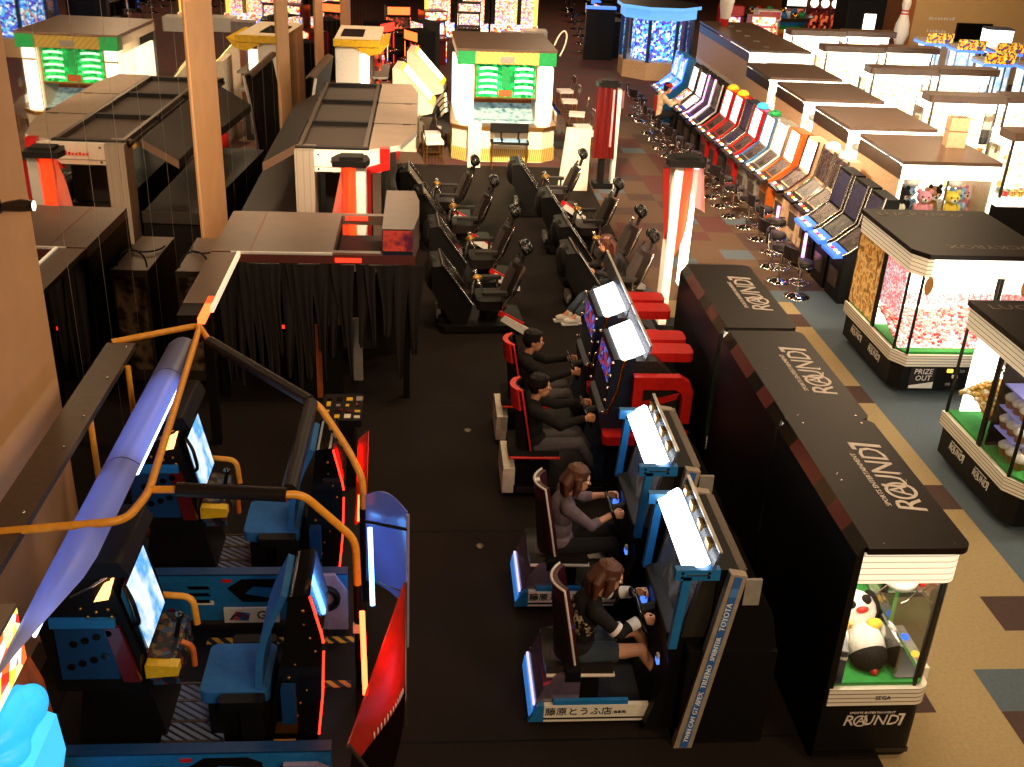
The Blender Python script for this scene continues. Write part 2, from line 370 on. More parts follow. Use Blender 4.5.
# ---------------------------------------------------------------- setting
mat('t_tan', '#9f8a62', .9, var=.1, scale=30, bump=.1); mat('t_brown', '#46312a', .9, var=.12, scale=30); mat('t_grey', '#505d66', .9, var=.1, scale=30); mat('t_maroon', '#552c27', .9, var=.12, scale=30); mat('t_tan2', '#5a4330', .9, var=.12, scale=30)
b = B(); R = random.Random(11)
GX = [-3.3, 0, 2.535] + [3.08 + .545 * i for i in range(24)] + [18, 26]
GY = [3.25 + .5 * i for i in range(116)]
fix = {(3.625, 6.25): 't_brown', (4.715, 6.25): 't_grey', (4.715, 5.75): 't_brown', (5.26, 7.25): 't_brown', (5.26, 9.25): 't_brown', (5.26, 11.75): 't_brown', (5.26, 14.25): 't_brown'}
vs = [(x, y, 0) for y in GY for x in GX]; w = len(GX); by = {}
for j in range(len(GY) - 1):
    for i in range(w - 1):
        x, y = GX[i], GY[j]; r = R.random(); k = (round(x, 3), round(y, 2))
        if k in fix: m = fix[k]
        elif 5.7 < x < 8.2 and y < 15.6: m = 't_grey'
        elif y < 15: m = 't_brown' if (r < .05 and x < 5.2) else 't_tan'
        elif y < 28: m = 't_brown' if r < .22 else 't_maroon' if r < .38 else 't_grey' if r < .46 else 't_tan2'
        else: m = 't_maroon' if r < .75 else 't_brown'
        by.setdefault(m, []).append((j * w + i, j * w + i + 1, (j + 1) * w + i + 1, (j + 1) * w + i))
for m, fs in by.items(): b.add(vs, fs, m)
tag(b.build('floor'), kind='structure')
stripes('mat_seams', '#1d1612', '#0a0807', 1 / 2.83, (0, 1, 0), .992, .85)
mat('mat_black', '#15110f', .85, var=.15, scale=40)
b = B(); b.box(-3.05, 3.5, 3.3, 23.2, .0, .006, 'mat_black', 'mat_seams')
o = b.build('floor_mat'); o.location.y = 6.04 - 2.83; o.data.transform(Matrix.Translation((0, -(6.04 - 2.83), 0)))
tag(o, kind='structure')
for i, (x, y, w_) in enumerate(((.57, 8.6, 'small round floor cap on the black mat in front of the blue tinted screen'), (.53, 10.96, 'small round floor cap on the black mat beside the front red racing seat'))):
    tag(B().lathe([(.045, 0), (.045, .006), (.03, .01), (.0, .01)], 'gunmetal', (0, 0, .006)).build('floor_disc'), w_, 'floor cap').location = (x, y, 0)

# mirrored wall with pilasters
m, nt, bs = nt_new('mirror'); N, L = nt.nodes, nt.links
tc = N.new('ShaderNodeTexCoord'); sp = N.new('ShaderNodeSeparateXYZ'); L.new(tc.outputs['Object'], sp.inputs[0])
ml = N.new('ShaderNodeMath'); ml.operation = 'MULTIPLY'; ml.inputs[1].default_value = 1 / .92; L.new(sp.outputs['Y'], ml.inputs[0])
fr = N.new('ShaderNodeMath'); fr.operation = 'FRACT'; L.new(ml.outputs[0], fr.inputs[0])
lt = N.new('ShaderNodeMath'); lt.operation = 'LESS_THAN'; lt.inputs[1].default_value = .014; L.new(fr.outputs[0], lt.inputs[0])
bs.inputs['Metallic'].default_value = 1
mx = N.new('ShaderNodeMix'); mx.data_type = 'RGBA'; mx.inputs['A'].default_value = (.62, .58, .52, 1); mx.inputs['B'].default_value = (.36, .31, .25, 1); L.new(lt.outputs[0], mx.inputs['Factor']); L.new(mx.outputs['Result'], bs.inputs['Base Color'])
mr = N.new('ShaderNodeMapRange'); mr.inputs['To Min'].default_value = .015; mr.inputs['To Max'].default_value = .5; L.new(lt.outputs[0], mr.inputs['Value']); L.new(mr.outputs[0], bs.inputs['Roughness'])
MX = lambda y: -3.05 - .02 * (15.2 - y) if y < 15.2 else -3.05 + .05 * (y - 15.2)      # the mirrored wall bends at the second pilaster
b = B()
for y0, y1 in ((3, 15.2), (15.2, 60)):
    x0, x1 = MX(y0), MX(y1)
    b.prism([(x0, y0), (x1, y1), (x1 - .1, y1), (x0 - .1, y0)], 0, 7, 'char', 'z')
    b.add([(x0 + .001, y0, 0), (x1 + .001, y1, 0), (x1 + .001, y1, 6.9), (x0 + .001, y0, 6.9)], [(0, 1, 2, 3)], 'mirror')
tag(b.build('wall_left'), kind='structure')
mat('pilaster', '#cf9f6f', .6, var=.06, scale=3)
for i, (y0, y1) in enumerate(((6.6, 8.52), (14.4, 15.9), (20.8, 22.0), (25.6, 26.8), (30.4, 32.4))):
    b = B().prism([(MX(y0) - .02, y0), (MX(y0) + .025, y0), (MX(y1) + .025, y1), (MX(y1) - .02, y1)], 0, 6.9, 'pilaster', 'z').box(MX(y0) - .02, MX(y0) + .03, y0, y0 + .01, 0, .1, 'char')
    tag(b.build('trim_%d' % (i + 1)), kind='structure')
# far end and right walls
mat('wallbeige', '#d0ab72', .8, var=.05, scale=2); mat('walldark', '#3a2a20', .8, var=.1, scale=2); mat('wallorange', '#a5602a', .8, var=.08, scale=2)
tag(B().box(-3.05, 16.0, 60.2, 60.4, 0, 7, 'walldark').build('wall_back'), kind='structure')
tag(B().box(16.2, 22.6, 36, 36.2, 0, 7, 'wallbeige').build('wall_right'), kind='structure')
tag(B().box(16.0, 16.2, 36, 60.2, 0, 7, 'wallorange').build('wall_side'), kind='structure')
tag(B().box(22.6, 26, 36, 36.2, 0, 7, 'walldark').build('wall_corner'), kind='structure')

# ---------------------------------------------------------------- lights of the hall, added fill lamps
def area(name, loc, sx, sy, power, col, rot=(0, 0, 0)):
    l = bpy.data.lights.new(name, 'AREA'); l.shape = 'RECTANGLE'; l.size = sx; l.size_y = sy; l.energy = power; l.color = col
    o = bpy.data.objects.new(name, l); COL.objects.link(o); o.location = loc; o.rotation_euler = rot
    return o
WARM = (1.0, .70, .42)
for i, (x, y, e) in enumerate(((-1.0, 11, 45), (.6, 18, 90), (4.8, 9, 110), (5.2, 17, 85), (9, 19, 330), (-1, 26, 240), (4, 33, 260), (11, 28, 260), (16, 31, 300), (7, 45, 380))):
    area('ceiling_light', (x, y, 7.4), 1.6, 1.6, e, WARM)
for (x, y, e) in ((2.6, -2.5, 420), (8.5, -1.5, 260), (4.5, 3.0, 160), (1.2, 12, 300)):   # the same fittings over the gallery side, turned along the hall
    area('ceiling_light', (x, y, 7.6), 1.6, 1.6, e, WARM, (math.radians(42), 0, math.radians(8)))
def aim_fill(loc, target, power, spread, size=.5):  # unseen aimed lamps, added to brighten dim zones
    l = area('fill_lamp', loc, size, size, power, (1.0, .74, .48)); l.data.spread = math.radians(spread)
    l.rotation_euler = (V(target) - V(loc)).to_track_quat('-Z', 'Y').to_euler(); return l
aim_fill((1.2, 12.5, 7.3), (1.6, 23.8, .8), 250, 40); aim_fill((-2.2, 8.5, 7.3), (-1.2, 15.8, 2.0), 90, 40); aim_fill((9.5, 11.5, 7.3), (8.6, 20, 1.2), 150, 60)
aim_fill((1.5, 15, 7.3), (7.7, 20, 1.2), 200, 55); aim_fill((1.0, 9.0, 7.3), (3.5, 14.1, 1.5), 60, 24)
wd = bpy.data.worlds.new('world'); SC.world = wd; wd.use_nodes = True
wd.node_tree.nodes['Background'].inputs['Color'].default_value = (1, .72, .5, 1); wd.node_tree.nodes['Background'].inputs['Strength'].default_value = .012
SC.view_settings.view_transform = 'Standard'; SC.view_settings.look = 'None'; SC.view_settings.gamma = 1; SC.view_settings.exposure = 0
SC.view_settings.use_curve_mapping = False
SC.cycles.max_bounces = 7; SC.cycles.transparent_max_bounces = 12; SC.cycles.sample_clamp_indirect = 4; SC.cycles.caustics_reflective = False; SC.cycles.caustics_refractive = False
# ================================================================ black crane machines in a row
def plush(kind, loc, rz, label, s=1.0, group=None, tilt=0):
    """soft toys: bear-like, with body, head, limbs"""
    m1, m2, m3 = {'wk': ('plushw', 'plushk', 'red'), 'br': ('plushbr', 'plushw', 'plushk'), 'pk': ('plushp', 'plushw', 'plushk'), 'bl': ('plushb', 'plushw', 'plushk'), 'ye': ('plushy', 'plushw', 'plushk'), 'kk': ('plushk', 'plushw', 'red')}[kind]
    t = thing('plush_toy', loc, rz, label, 'plush toy', group)
    if tilt: t.rotation_euler.x = math.radians(tilt)
    b = B().ball((0, 0, .13 * s), (.12 * s, .11 * s, .14 * s), m1)
    for sx in (-1, 1): b.ball((sx * .11 * s, -.06 * s, .05 * s), (.05 * s, .08 * s, .045 * s), m1).ball((sx * .125 * s, -.03 * s, .17 * s), (.045 * s, .05 * s, .07 * s), m1)
    b.build('body', t)
    h = B().ball((0, -.01 * s, .34 * s), (.125 * s, .115 * s, .115 * s), m2 if kind == 'wk' else m1)
    for sx in (-1, 1): h.ball((sx * .095 * s, 0, .44 * s), (.042 * s, .025 * s, .045 * s), m2 if kind == 'wk' else m1)
    h.ball((0, -.11 * s, .315 * s), (.05 * s, .035 * s, .038 * s), m1 if kind == 'wk' else m2)
    hd = h.build('head', t)
    n = B().ball((0, -.145 * s, .33 * s), .018 * s, m3)
    for sx in (-1, 1): n.ball((sx * .05 * s, -.108 * s, .37 * s), .014 * s, 'plushk')
    n.build('face', hd)
    return t

def crane_black():
    t = thing('crane_machine', (3.33, 6.65, 0), 0, 'black crane machine nearest the camera with a lit glass end showing soft toys', 'crane game', 'black crane machines in a row')
    X, Yh = .385, .905
    B().slab(-X, X, -Yh, Yh, .07, .58, .1, 'black', corners=(1, 0, 0, 1)).box(-X + .02, X - .03, -Yh - .002, -Yh + .01, .1, .14, 'black_gloss').build('base', t)
    b = B()
    for sx in (-.33, .33):
        for sy in (-.78, .78): b.cyl((sx - .02, sy, .035), (sx + .02, sy, .035), .035, 'silver', 12).cyl((sx, sy, .03), (sx, sy, .08), .012, 'silver', 8).cut()
    b.each('caster', t)
    b = B().slab(-X + .02, X + .015, -Yh - .015, Yh + .015, .58, .73, .1, 'whitetrim', 'linetrim', corners=(1, 0, 0, 1)).box(-X, -X + .02, -Yh, Yh, .58, .73, 'black'); b.build('trim_band', t)
    b = B().box(-X, -X + .05, -Yh, Yh, .73, 1.90, 'black').box(-X + .05, -X + .056, -Yh + .02, Yh - .02, .76, 1.80, 'white'); b.build('back_panel', t)
    B().slab(-X + .06, X - .02, -Yh + .03, Yh - .03, .73, .76, .08, 'felt', corners=(1, 0, 0, 1)).build('play_floor', t)
    b = B()
    for (x, y) in ((X - .03, -Yh + .1), (X - .1, -Yh + .03), (X - .03, Yh - .1), (X - .03, 0)): b.box(x - .012, x + .012, y - .012, y + .012, .73, 1.74, 'black').cut()
    b.each('post', t)
    k = [(-X + .06, -Yh + .015), (X - .11, -Yh + .015)] + [(X - .11 + .095 * math.sin(a), -Yh + .11 - .095 * math.cos(a)) for a in [PI / 2 * i / 5 for i in range(1, 6)]] + [(X - .015, Yh - .02), (-X + .06, Yh - .02)]
    g = B()
    for p, q in zip(k, k[1:]): g.add([(p[0], p[1], .73), (q[0], q[1], .73), (q[0], q[1], 1.70), (p[0], p[1], 1.70)], [(0, 1, 2, 3)], 'glass', True)
    g.build('glass', t)
    hp = [(-X + .05, -Yh)] + [(X - .1 + .1 * math.sin(a), -Yh + .1 - .1 * math.cos(a)) for a in [PI / 2 * i / 5 for i in range(0, 6)]] + [(X, Yh), (-X + .05, Yh)]
    B().prism(hp, 1.67, 1.93, 'hdr', 'z', 'hdrlines').build('light_header', t)
    tp = B().slab(-X + .06, X + .025, -Yh - .03, Yh + .02, 1.93, 1.98, .09, 'dkbrown', corners=(1, 0, 0, 1))
    logo(tp, frame(.20, .0, 1.982, (0, 1, 0), (-1, 0, 0)), 1.0, 'logo_w')
    for y in (-Yh + .03, -.05, .05, Yh - .05):
        for x in (-.2, .3): tp.cyl((x, y, 1.98), (x, y, 1.983), .008, 'silver', 8)
    tp.build('lid', t)
    e = B()
    for i in range(6): y0 = -Yh + i * .3; e.prism([(-X, 1.90), (-X + .065, 1.985), (-X + .065, 1.90)], y0, y0 + .3, 'dkred' if i in (1, 3, 4) else 'black_gloss')  # trim in dark red lengths that also paint in its red glints
    e.build('edge_trim', t)
    B().box(-X + .1, X - .1, -.04, .04, 1.64, 1.665, 'lamp_w').cut().box(-X + .1, X - .08, -Yh + .06, -Yh + .16, 1.64, 1.665, 'lamp_w').each('lamp', t)
    s = B(); logo(s, frame(.02, -Yh - .003, .42, (1, 0, 0), (0, 0, 1)), .46, 'logo_w').cut()
    s.text('SEGA', .05, frame(.05, -Yh - .017, .65, (1, 0, 0), (0, 0, 1)), 'black', .0).cut()
    logo(s, frame(X + .003, -.45, .36, (0, 1, 0), (0, 0, 1)), .46, 'logo_w').cut(); logo(s, frame(X + .003, .45, .36, (0, 1, 0), (0, 0, 1)), .46, 'logo_w')
    s.each('lettering', t)
    g = B().box(-X + .08, X - .06, .07, .09, 1.6, 1.63, 'silver').box(.05, .08, -Yh + .1, Yh - .1, 1.6, 1.63, 'silver'); g.build('gantry', t)
    cl = B().ball((.2, -.5, 1.42), (.13, .13, .1), 'white').cyl((.2, -.5, 1.5), (.2, -.5, 1.63), .012, 'silver', 8).cyl((.31, -.56, 1.42), (.345, -.57, 1.42), .03, 'red', 10)
    cl = cl.build('claw_head', t)
    for sx in (-1, 1): B().tube([(.2 + sx * .08, -.5, 1.36), (.2 + sx * .15, -.5, 1.29), (.2 + sx * .09, -.5, 1.2), (.2 + sx * .05, -.5, 1.18)], .008, 'silver', 6).build('claw_arm', cl)
    b = B().box(.13, .15, -.84, -.2, .76, 1.06, 'mirror_tray').box(.15, .35, -.21, -.19, .76, 1.06, 'mirror_tray').box(.15, .35, -.84, -.2, .761, .77, 'black_gloss'); b.build('prize_chute', t)
    b = B().box(X - .02, X + .1, -.7, -.2, .63, .73, 'whitetrim').cyl((X + .05, -.55, .73), (X + .05, -.55, .75), .03, 'led_y', 12).cyl((X + .05, -.35, .73), (X + .05, -.35, .75), .03, 'led_b', 12)
    b.box(X - .02, X + .1, .25, .75, .63, .73, 'whitetrim').cyl((X + .05, .4, .73), (X + .05, .4, .75), .03, 'led_y', 12).cyl((X + .05, .6, .73), (X + .05, .6, .75), .03, 'led_b', 12); b.build('control_shelf', t)
    return t
mat('logo_w', '#d8ccc4', .5, emit='#d8c0b4', es=.0)
c1 = crane_black()
copy_tree(c1, (3.33, 8.51, 0), 0, 'middle one of the three black crane machines standing end to end')
copy_tree(c1, (3.33, 10.44, 0), 0, 'black crane machine at the end next to the white and red flag column')
t = thing('plush_toy', (3.31, 6.05, .90), 8, 'white soft toy with black underside lying on green felt behind the lit glass end', 'plush toy')
t.rotation_euler.x = math.radians(-58); t.scale = (1.3, 1.3, 1.3)
B().ball((0, 0, .0), (.12, .1, .13), 'plushw').ball((0, .0, -.07), (.11, .095, .10), 'plushk').build('body', t)
B().ball((0, 0, -.17), .025, 'red', 10, 7).build('button', t)
hd_ = B().ball((0, 0, .2), (.14, .1, .12), 'plushw').ball((-.13, 0, .22), (.04, .05, .09), 'plushk').ball((.13, 0, .22), (.04, .05, .09), 'plushk').build('head', t)
B().ball((-.05, -.09, .2), .025, 'plushk').cut().ball((.05, -.09, .22), .03, 'plushk').cut().ball((0, -.1, .16), (.04, .02, .02), 'redseat').cut().ball((.06, -.07, .08), (.05, .03, .035), 'plushy').each('patch', hd_)
for sx in (-1, 1): B().ball((sx * .15, -.04, .04), (.045, .045, .06), 'plushw').build('paw', t)
plush('ye', (3.13, 6.42, .76), 30, 'yellow soft toy slumped behind the white one in the nearest black crane machine', .8)
for i, (x, y, z, a, m, l) in enumerate(((3.09, 6.12, .76, 20, 'pouch', 'tall patterned prize box leaning behind the white soft toy'), (3.12, 6.65, .76, -15, 'candy_art', 'brown prize box standing on green felt by the white inner panel'), (3.04, 5.86, .76, 75, 'scr_sil', 'small dark prize box against the black back panel near the glass end'))):
    tag(B().at(0, 0, 0, rx=8 * (i == 0)).box(-.1, .1, -.04, .04, 0, .3, m).box(-.101, .101, -.041, .041, .22, .25, 'white').build('prize_box', bev=.006), l, 'prize box').matrix_world = Matrix.Translation((x, y, z)) @ Matrix.Rotation(math.radians(a), 4, 'Z')
plush('pk', (3.2, 6.80, .76), 10, 'pink soft toy deep inside the nearest black crane machine', 1.0)

# ================================================================ big prize machines
def prize_machine(loc, label):
    t = thing('prize_machine', loc, 0, label, 'crane game')
    x0, x1, y0, y1, r = -.85, .85, -.93, .93, .2
    def ol(g=0, c=r):   # plan with cut front corners
        return [(x0 - g, y1 + g), (x0 - g, y0 + c), (x0 + c * .6, y0 - g), (x1 - c * .6, y0 - g), (x1 + g, y0 + c), (x1 + g, y1 + g)]
    B().prism(ol(-.02), .09, .43, 'black', 'z').build('base', t, .01)
    b = B()
    for sx in (-.7, .7):
        for sy in (-.75, .75): b.cyl((sx - .02, sy, .04), (sx + .02, sy, .04), .04, 'silver', 12).cyl((sx, sy, .04), (sx, sy, .1), .014, 'silver', 8).cut()
    b.each('caster', t)
    B().prism(ol(.02), .43, .58, 'whitetrim', 'z', 'linetrim').build('trim_band', t)
    B().prism(ol(-.03), .58, .61, 'felt', 'z').build('play_floor', t)
    p = B()
    for (x, y) in ((x0 + .02, y0 + r), (x0 + r * .6, y0 + .02), (x1 - r * .6, y0 + .02), (x1 - .02, y0 + r), (x0 + .02, .02), (x1 - .02, .02), (x0 + .02, y1 - .02), (x1 - .02, y1 - .02)):
        w_ = .04 if y > 0 and y < .1 else .014
        p.box(x - .014, x + .014, y - w_, y + w_, .58, 1.62, 'black').cut()
    p.each('post', t)
    k = [(x0 + .01, .0), (x0 + .01, y0 + r), (x0 + r * .6, y0 + .01), (x1 - r * .6, y0 + .01), (x1 - .01, y0 + r), (x1 - .01, 0)]
    g = B()
    for a, q in zip(k, k[1:]): g.add([(a[0], a[1], .58), (q[0], q[1], .58), (q[0], q[1], 1.62), (a[0], a[1], 1.62)], [(0, 1, 2, 3)], 'glass')
    g.build('glass', t)
    B().prism(ol(0), 1.6, 1.84, 'hdr_dim', 'z', 'hdrdim').box(x0 + .2, x1 - .2, y0 - .008, y0 + .1, 1.62, 1.83, 'bright').build('light_header', t)
    tp = B().prism(ol(.03), 1.84, 1.90, 'dkbrown', 'z')
    tp.text('LUCKYBOX', .2, frame(-.12, .72, 1.902, (1, 0, 0), (0, 1, 0)), 'lidtext', sx=1.2).text('LUCKYBOX', .2, frame(.25, -.62, 1.902, (-1, 0, 0), (0, -1, 0)), 'lidtext', sx=1.2)
    tp.build('lid', t)
    s = B()
    for y in (.45, -.2): logo(s, frame(x0 - .0 + .017, y, .28, (0, -1, 0), (0, 0, 1)), .4, 'white').cut()
    s.each('lettering', t)
    o = B().box(x0 + .22, x0 + .56, y0 - .0, y0 + .03, .12, .41, 'char').add([(x0 + .23, y0 - .003, .12), (x0 + .55, y0 - .003, .12), (x0 + .55, y0 - .003, .21), (x0 + .23, y0 - .003, .16)], [(0, 1, 2, 3)], 'white')
    o.text('PRIZE', .1, frame(x0 + .39, y0 - .005, .35, (1, 0, 0), (0, 0, 1)), 'white', .1).text('OUT', .1, frame(x0 + .40, y0 - .005, .26, (1, 0, 0), (0, 0, 1)), 'white', .1); o.build('prize_door', t)
    b = B()
    for i, (x, z) in enumerate(((-.1, .36), (.06, .36), (-.02, .28), (.2, .32), (-.1, .18))): b.box(x - .035, x + .035, y0 + .0, y0 + .025, z - .02, z + .02, ['led_y', 'silver', 'white'][i % 3]).cut()
    b.each('coin_slot', t)
    b = B().box(-.6, .6, y0 + .12, y0 + .24, 1.56, 1.59, 'lamp_w').cut().box(-.6, .6, .25, .4, 1.56, 1.59, 'lamp_w'); b.each('lamp', t)
    return t
P1 = prize_machine((6.92, 12.88, 0), 'large black prize machine with lit white windows and a heap of pink candy')
B().box(-.84, -.834, .06, .9, .62, 1.6, 'candy_art').box(-.84, -.833, .06, .9, 1.35, 1.6, 'white').build('picture_panel', P1)
B().box(-.78, .78, .02, .05, .61, 1.6, 'bright2').box(-.78, .78, .0, .02, .9, 1.06, 'dots').build('dotted_backboard', P1)
B().box(-.80, -.78, -.6, .02, .95, 1.6, 'dots').build('side_dots', P1)
b = B()
for (x, z) in ((-.66, 1.5), (.6, 1.5), (-.66, .0)): z and b.ball((x, -.945, z), (.06, .012, .12), 'plushbr').cut()
b.each('round_sticker', P1)
mat('lidtext', '#6f6055', .5); rc = random.Random(3); b = B()
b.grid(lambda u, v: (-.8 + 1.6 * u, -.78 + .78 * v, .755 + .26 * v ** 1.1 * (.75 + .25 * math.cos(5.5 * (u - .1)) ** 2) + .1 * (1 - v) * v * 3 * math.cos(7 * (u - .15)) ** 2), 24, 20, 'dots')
for i in range(760):
    u, v_ = rc.random(), rc.random() ** .6; z = .77 + .26 * v_ ** 1.1 * (.75 + .25 * math.cos(5.5 * (u - .1)) ** 2) + .1 * (1 - v_) * v_ * 3 * math.cos(7 * (u - .15)) ** 2
    b.ball((-.8 + 1.6 * u, -.78 + .78 * v_, z), (.026, .021, .02), ['cand_r', 'cand_p', 'white', 'white', 'cand_p'][i % 5], 7, 5)
mat('cand_r', '#d84a50', .4); mat('cand_p', '#f0a0a0', .4)
o = b.build('candy_heap'); o.location = (6.92, 12.88, -.145); o.scale.z = P1.scale.z = 1.03; tag(o, 'heap of small pink and white sweets on green felt in the prize machine', 'sweets', kind='stuff')
P2 = prize_machine((6.83, 9.58, 0), 'black prize machine cut by the frame edge with shelves of dessert cups')
sh = B()
for z in (.86, 1.1, 1.34): sh.box(-.76, .78, -.52, -.06, z - .015, z, 'shelf_lav').cut()
sh.each('shelf', P2); B().box(-.78, .8, -.04, -.0, .61, 1.6, 'black').build('divider', P2); B().box(-.7, .78, .86, .88, .61, 1.6, 'bright').build('lit_backboard', P2)
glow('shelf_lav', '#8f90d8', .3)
cup = B().lathe([(.05, 0), (.07, .09), (.078, .09)], 'cupbr', n=12).lathe([(.074, .09), (.08, .12), (.05, .15), (.015, .17)], 'plushw', n=12).ball((.02, 0, .155), .02, 'red', 8, 6)
mat('cupbr', '#b8763a', .5)
cp = cup.build('dessert_cup'); n = 0
for zi, z in enumerate((.611, .861, 1.101)):
    for r_ in range(3):
        for k in range(3):
            o = cp if n == 0 else cp.copy()
            if n: COL.objects.link(o)
            o.location = (6.83 - .68 + .18 * k, 9.58 - .88 * (.14 + .17 * r_ + (.12 if zi == 0 else 0)), z * 1.03)
            tag(o, 'white-swirled dessert cup, %s from the side window in the %s row on the %s' % (['first', 'second', 'third'][k], ['back', 'middle', 'front'][r_], ['green felt', 'lower shelf', 'upper shelf'][zi]), 'dessert cup', 'dessert cups in the prize machine'); n += 1
b = B(); rc = random.Random(5)
hz_ = lambda u, v: .76 + .5 * math.sin(PI * (.15 + .85 * u)) ** .5 * (.6 + .4 * math.sin(PI * v))
b.grid(lambda u, v: (-.80 + .8 * u, .06 + .76 * v, hz_(u, v)), 10, 12, 'pouch')
for i in range(300):
    u, v_ = rc.random(), rc.random()
    b.ball((-.80 + .8 * u, .06 + .76 * v_, hz_(u, v_) + .02), (.035, .03, .025), ['yelpanel', 'cream', 'candyo', 'pouch', 'white'][i % 5], 7, 5)
mat('candyo', '#c98a3a', .5)
o = b.build('wrapped_sweets'); o.location = (6.83, 9.58, -.145); o.scale.y = P2.scale.y = .88; o.scale.z = P2.scale.z = 1.03; tag(o, 'heap of yellow wrapped sweets by the window of the cut-off prize machine', 'sweets', kind='stuff')
b = B().ball((-.5, .3, 1.42), (.14, .14, .09), 'white').cyl((-.5, .3, 1.45), (-.5, .3, 1.6), .015, 'silver', 8)
for a in range(3): b.tube([(-.5, .3, 1.38), (-.5 + .14 * math.cos(a * 2.1), .3 + .14 * math.sin(a * 2.1), 1.3), (-.5 + .08 * math.cos(a * 2.1), .3 + .08 * math.sin(a * 2.1), 1.2)], .01, 'silver', 6)
b.build('claw', P2)

# ================================================================ white lit crane machines behind
def crane_white(loc, w, d, h, label, grp, side='tanpanel'):
    t = thing('crane_machine', loc, 0, label, 'crane game', grp)
    x0, x1 = 0, w
    B().box(x0, x1, 0, d, .08, .8, 'black').build('base', t, .01)
    b = B()
    for sx in (.1, w - .1):
        for sy in (.1, d - .1): b.cyl((sx - .02, sy, .04), (sx + .02, sy, .04), .04, 'silver', 10).cut()
    b.each('caster', t)
    B().box(x0 - .01, x1 + .01, -.02, d, .8, .95, 'whitetrim').build('trim_band', t)
    B().box(x0, x0 + .03, .03, d, .95, 1.9, side).box(x0 - .004, x0 + .03, 0, d, 1.68, 1.9, 'gunmetal').cut().box(x1 - .03, x1, .03, d, .95, 1.9, side).each('side_panel', t)
    B().box(x0 + .03, x1 - .03, d * .62, d * .64, .95, 1.7, 'interior').cut().box(x0 + .03, x1 - .03, .05, d * .62, .94, .96, 'felt').each('lit_interior', t)
    B().box(x0, x0 + .05, -.01, .04, .95, 1.72, 'hdr').cut().box(x1 - .05, x1, -.01, .04, .95, 1.72, 'hdr').cut().box(w / 2 - .012, w / 2 + .012, -.005, .02, .95, 1.72, 'silver').each('post', t)
    B().add([(x0 + .05, 0, .95), (x1 - .05, 0, .95), (x1 - .05, 0, 1.7), (x0 + .05, 0, 1.7)], [(0, 1, 2, 3)], 'glass').build('glass', t)
    B().box(x0, x1, -.02, .1, 1.7, 1.94, 'bright2').build('light_header', t)
    B().prism([(x0 - .02, -.04), (x1 + .02, -.04), (x1 + .02, d), (x0 - .02, d)], 1.94, h, 'topbrown', 'z').build('lid', t, .01)
    g = B().box(x0 + .1, x1 - .1, .5, .53, 1.64, 1.67, 'silver'); g.build('gantry', t)
    for q in (.27, .73):
        c = B().ball((w * q, .5, 1.52), (.13, .12, .08), 'white').cyl((w * q, .5, 1.56), (w * q, .5, 1.65), .012, 'silver', 8)
        for sx in (-1, 1): c.tube([(w * q + sx * .08, .5, 1.5), (w * q + sx * .16, .5, 1.4), (w * q + sx * .07, .5, 1.28)], .01, 'silver', 6)
        c.build('claw', t)
    b = B()
    for q in (.27, .73): b.box(w * q - .2, w * q + .2, -.12, 0, .82, .93, 'whitetrim').cyl((w * q - .08, -.06, .93), (w * q - .08, -.06, .95), .03, 'led_y', 10).cyl((w * q + .08, -.06, .93), (w * q + .08, -.06, .95), .03, 'led_g', 10).cut()
    b.each('control_shelf', t)
    return t
GW = 'white lit crane machines with brown lids'
w1 = crane_white((7.75, 16.5, 0), 1.64, 1.9, 2.0, 'white lit crane machine with brown lid carrying a cardboard box', GW)
for y, l in ((18.95, 'white lit crane machine with brown lid just behind the one carrying a cardboard box'), (21.5, 'white lit crane machine with brown lid, third in its column from the large prize machine'), (23.95, 'white lit crane machine with brown lid at the far end of its column')):
    copy_tree(w1, (7.75, y, 0), 0, l)
kinds = ['wk', 'kk', 'bl', 'pk', 'br', 'wk', 'ye', 'bl', 'pk']; cols_ = {'wk': 'white', 'kk': 'black', 'bl': 'pale blue', 'pk': 'pink', 'br': 'brown', 'ye': 'yellow'}
for i, k in enumerate(kinds):
    plush(k, (7.92 + .16 * i, 16.85 + .16 * (i % 3), .96), (i * 37) % 50 - 25, '%s soft toy, %s from the tan panel, inside the machine carrying the cardboard box' % (cols_[k], ['first', 'second', 'third', 'fourth', 'fifth', 'sixth', 'seventh', 'eighth', 'ninth'][i]), 1.0, 'soft toys in the white crane machine')
# cardboard carton on the lid
t = thing('cardboard_box', (9.08, 17.6, 2.0), -8, 'tall tan cardboard box standing on a brown machine lid', 'box')
B().box(-.16, .16, -.13, .13, 0, .5, 'boxtan').build('carton', t, .004)
B().box(-.162, .162, -.132, .132, .27, .285, 'brass').build('strap', t)
fl = B()
for i in range(6): fl.box(-.14 + i * .05, -.115 + i * .05, -.1, .1, .5, .504, 'dkbrown').cut()
fl.each('flap_mark', t)
t = crane_white((8.4, 27.95, 0), 1.6, 5.6, 2.0, 'long brown-topped lit crane counter reaching back beside the game row', 'long crane counters')
b = B()
for i in range(5): b.box(.5 + .02 * i, .66 + .02 * i, .5 + i, .58 + i, 2.0, 2.015, 'grey').cut()
b.each('lid_fitting', t)

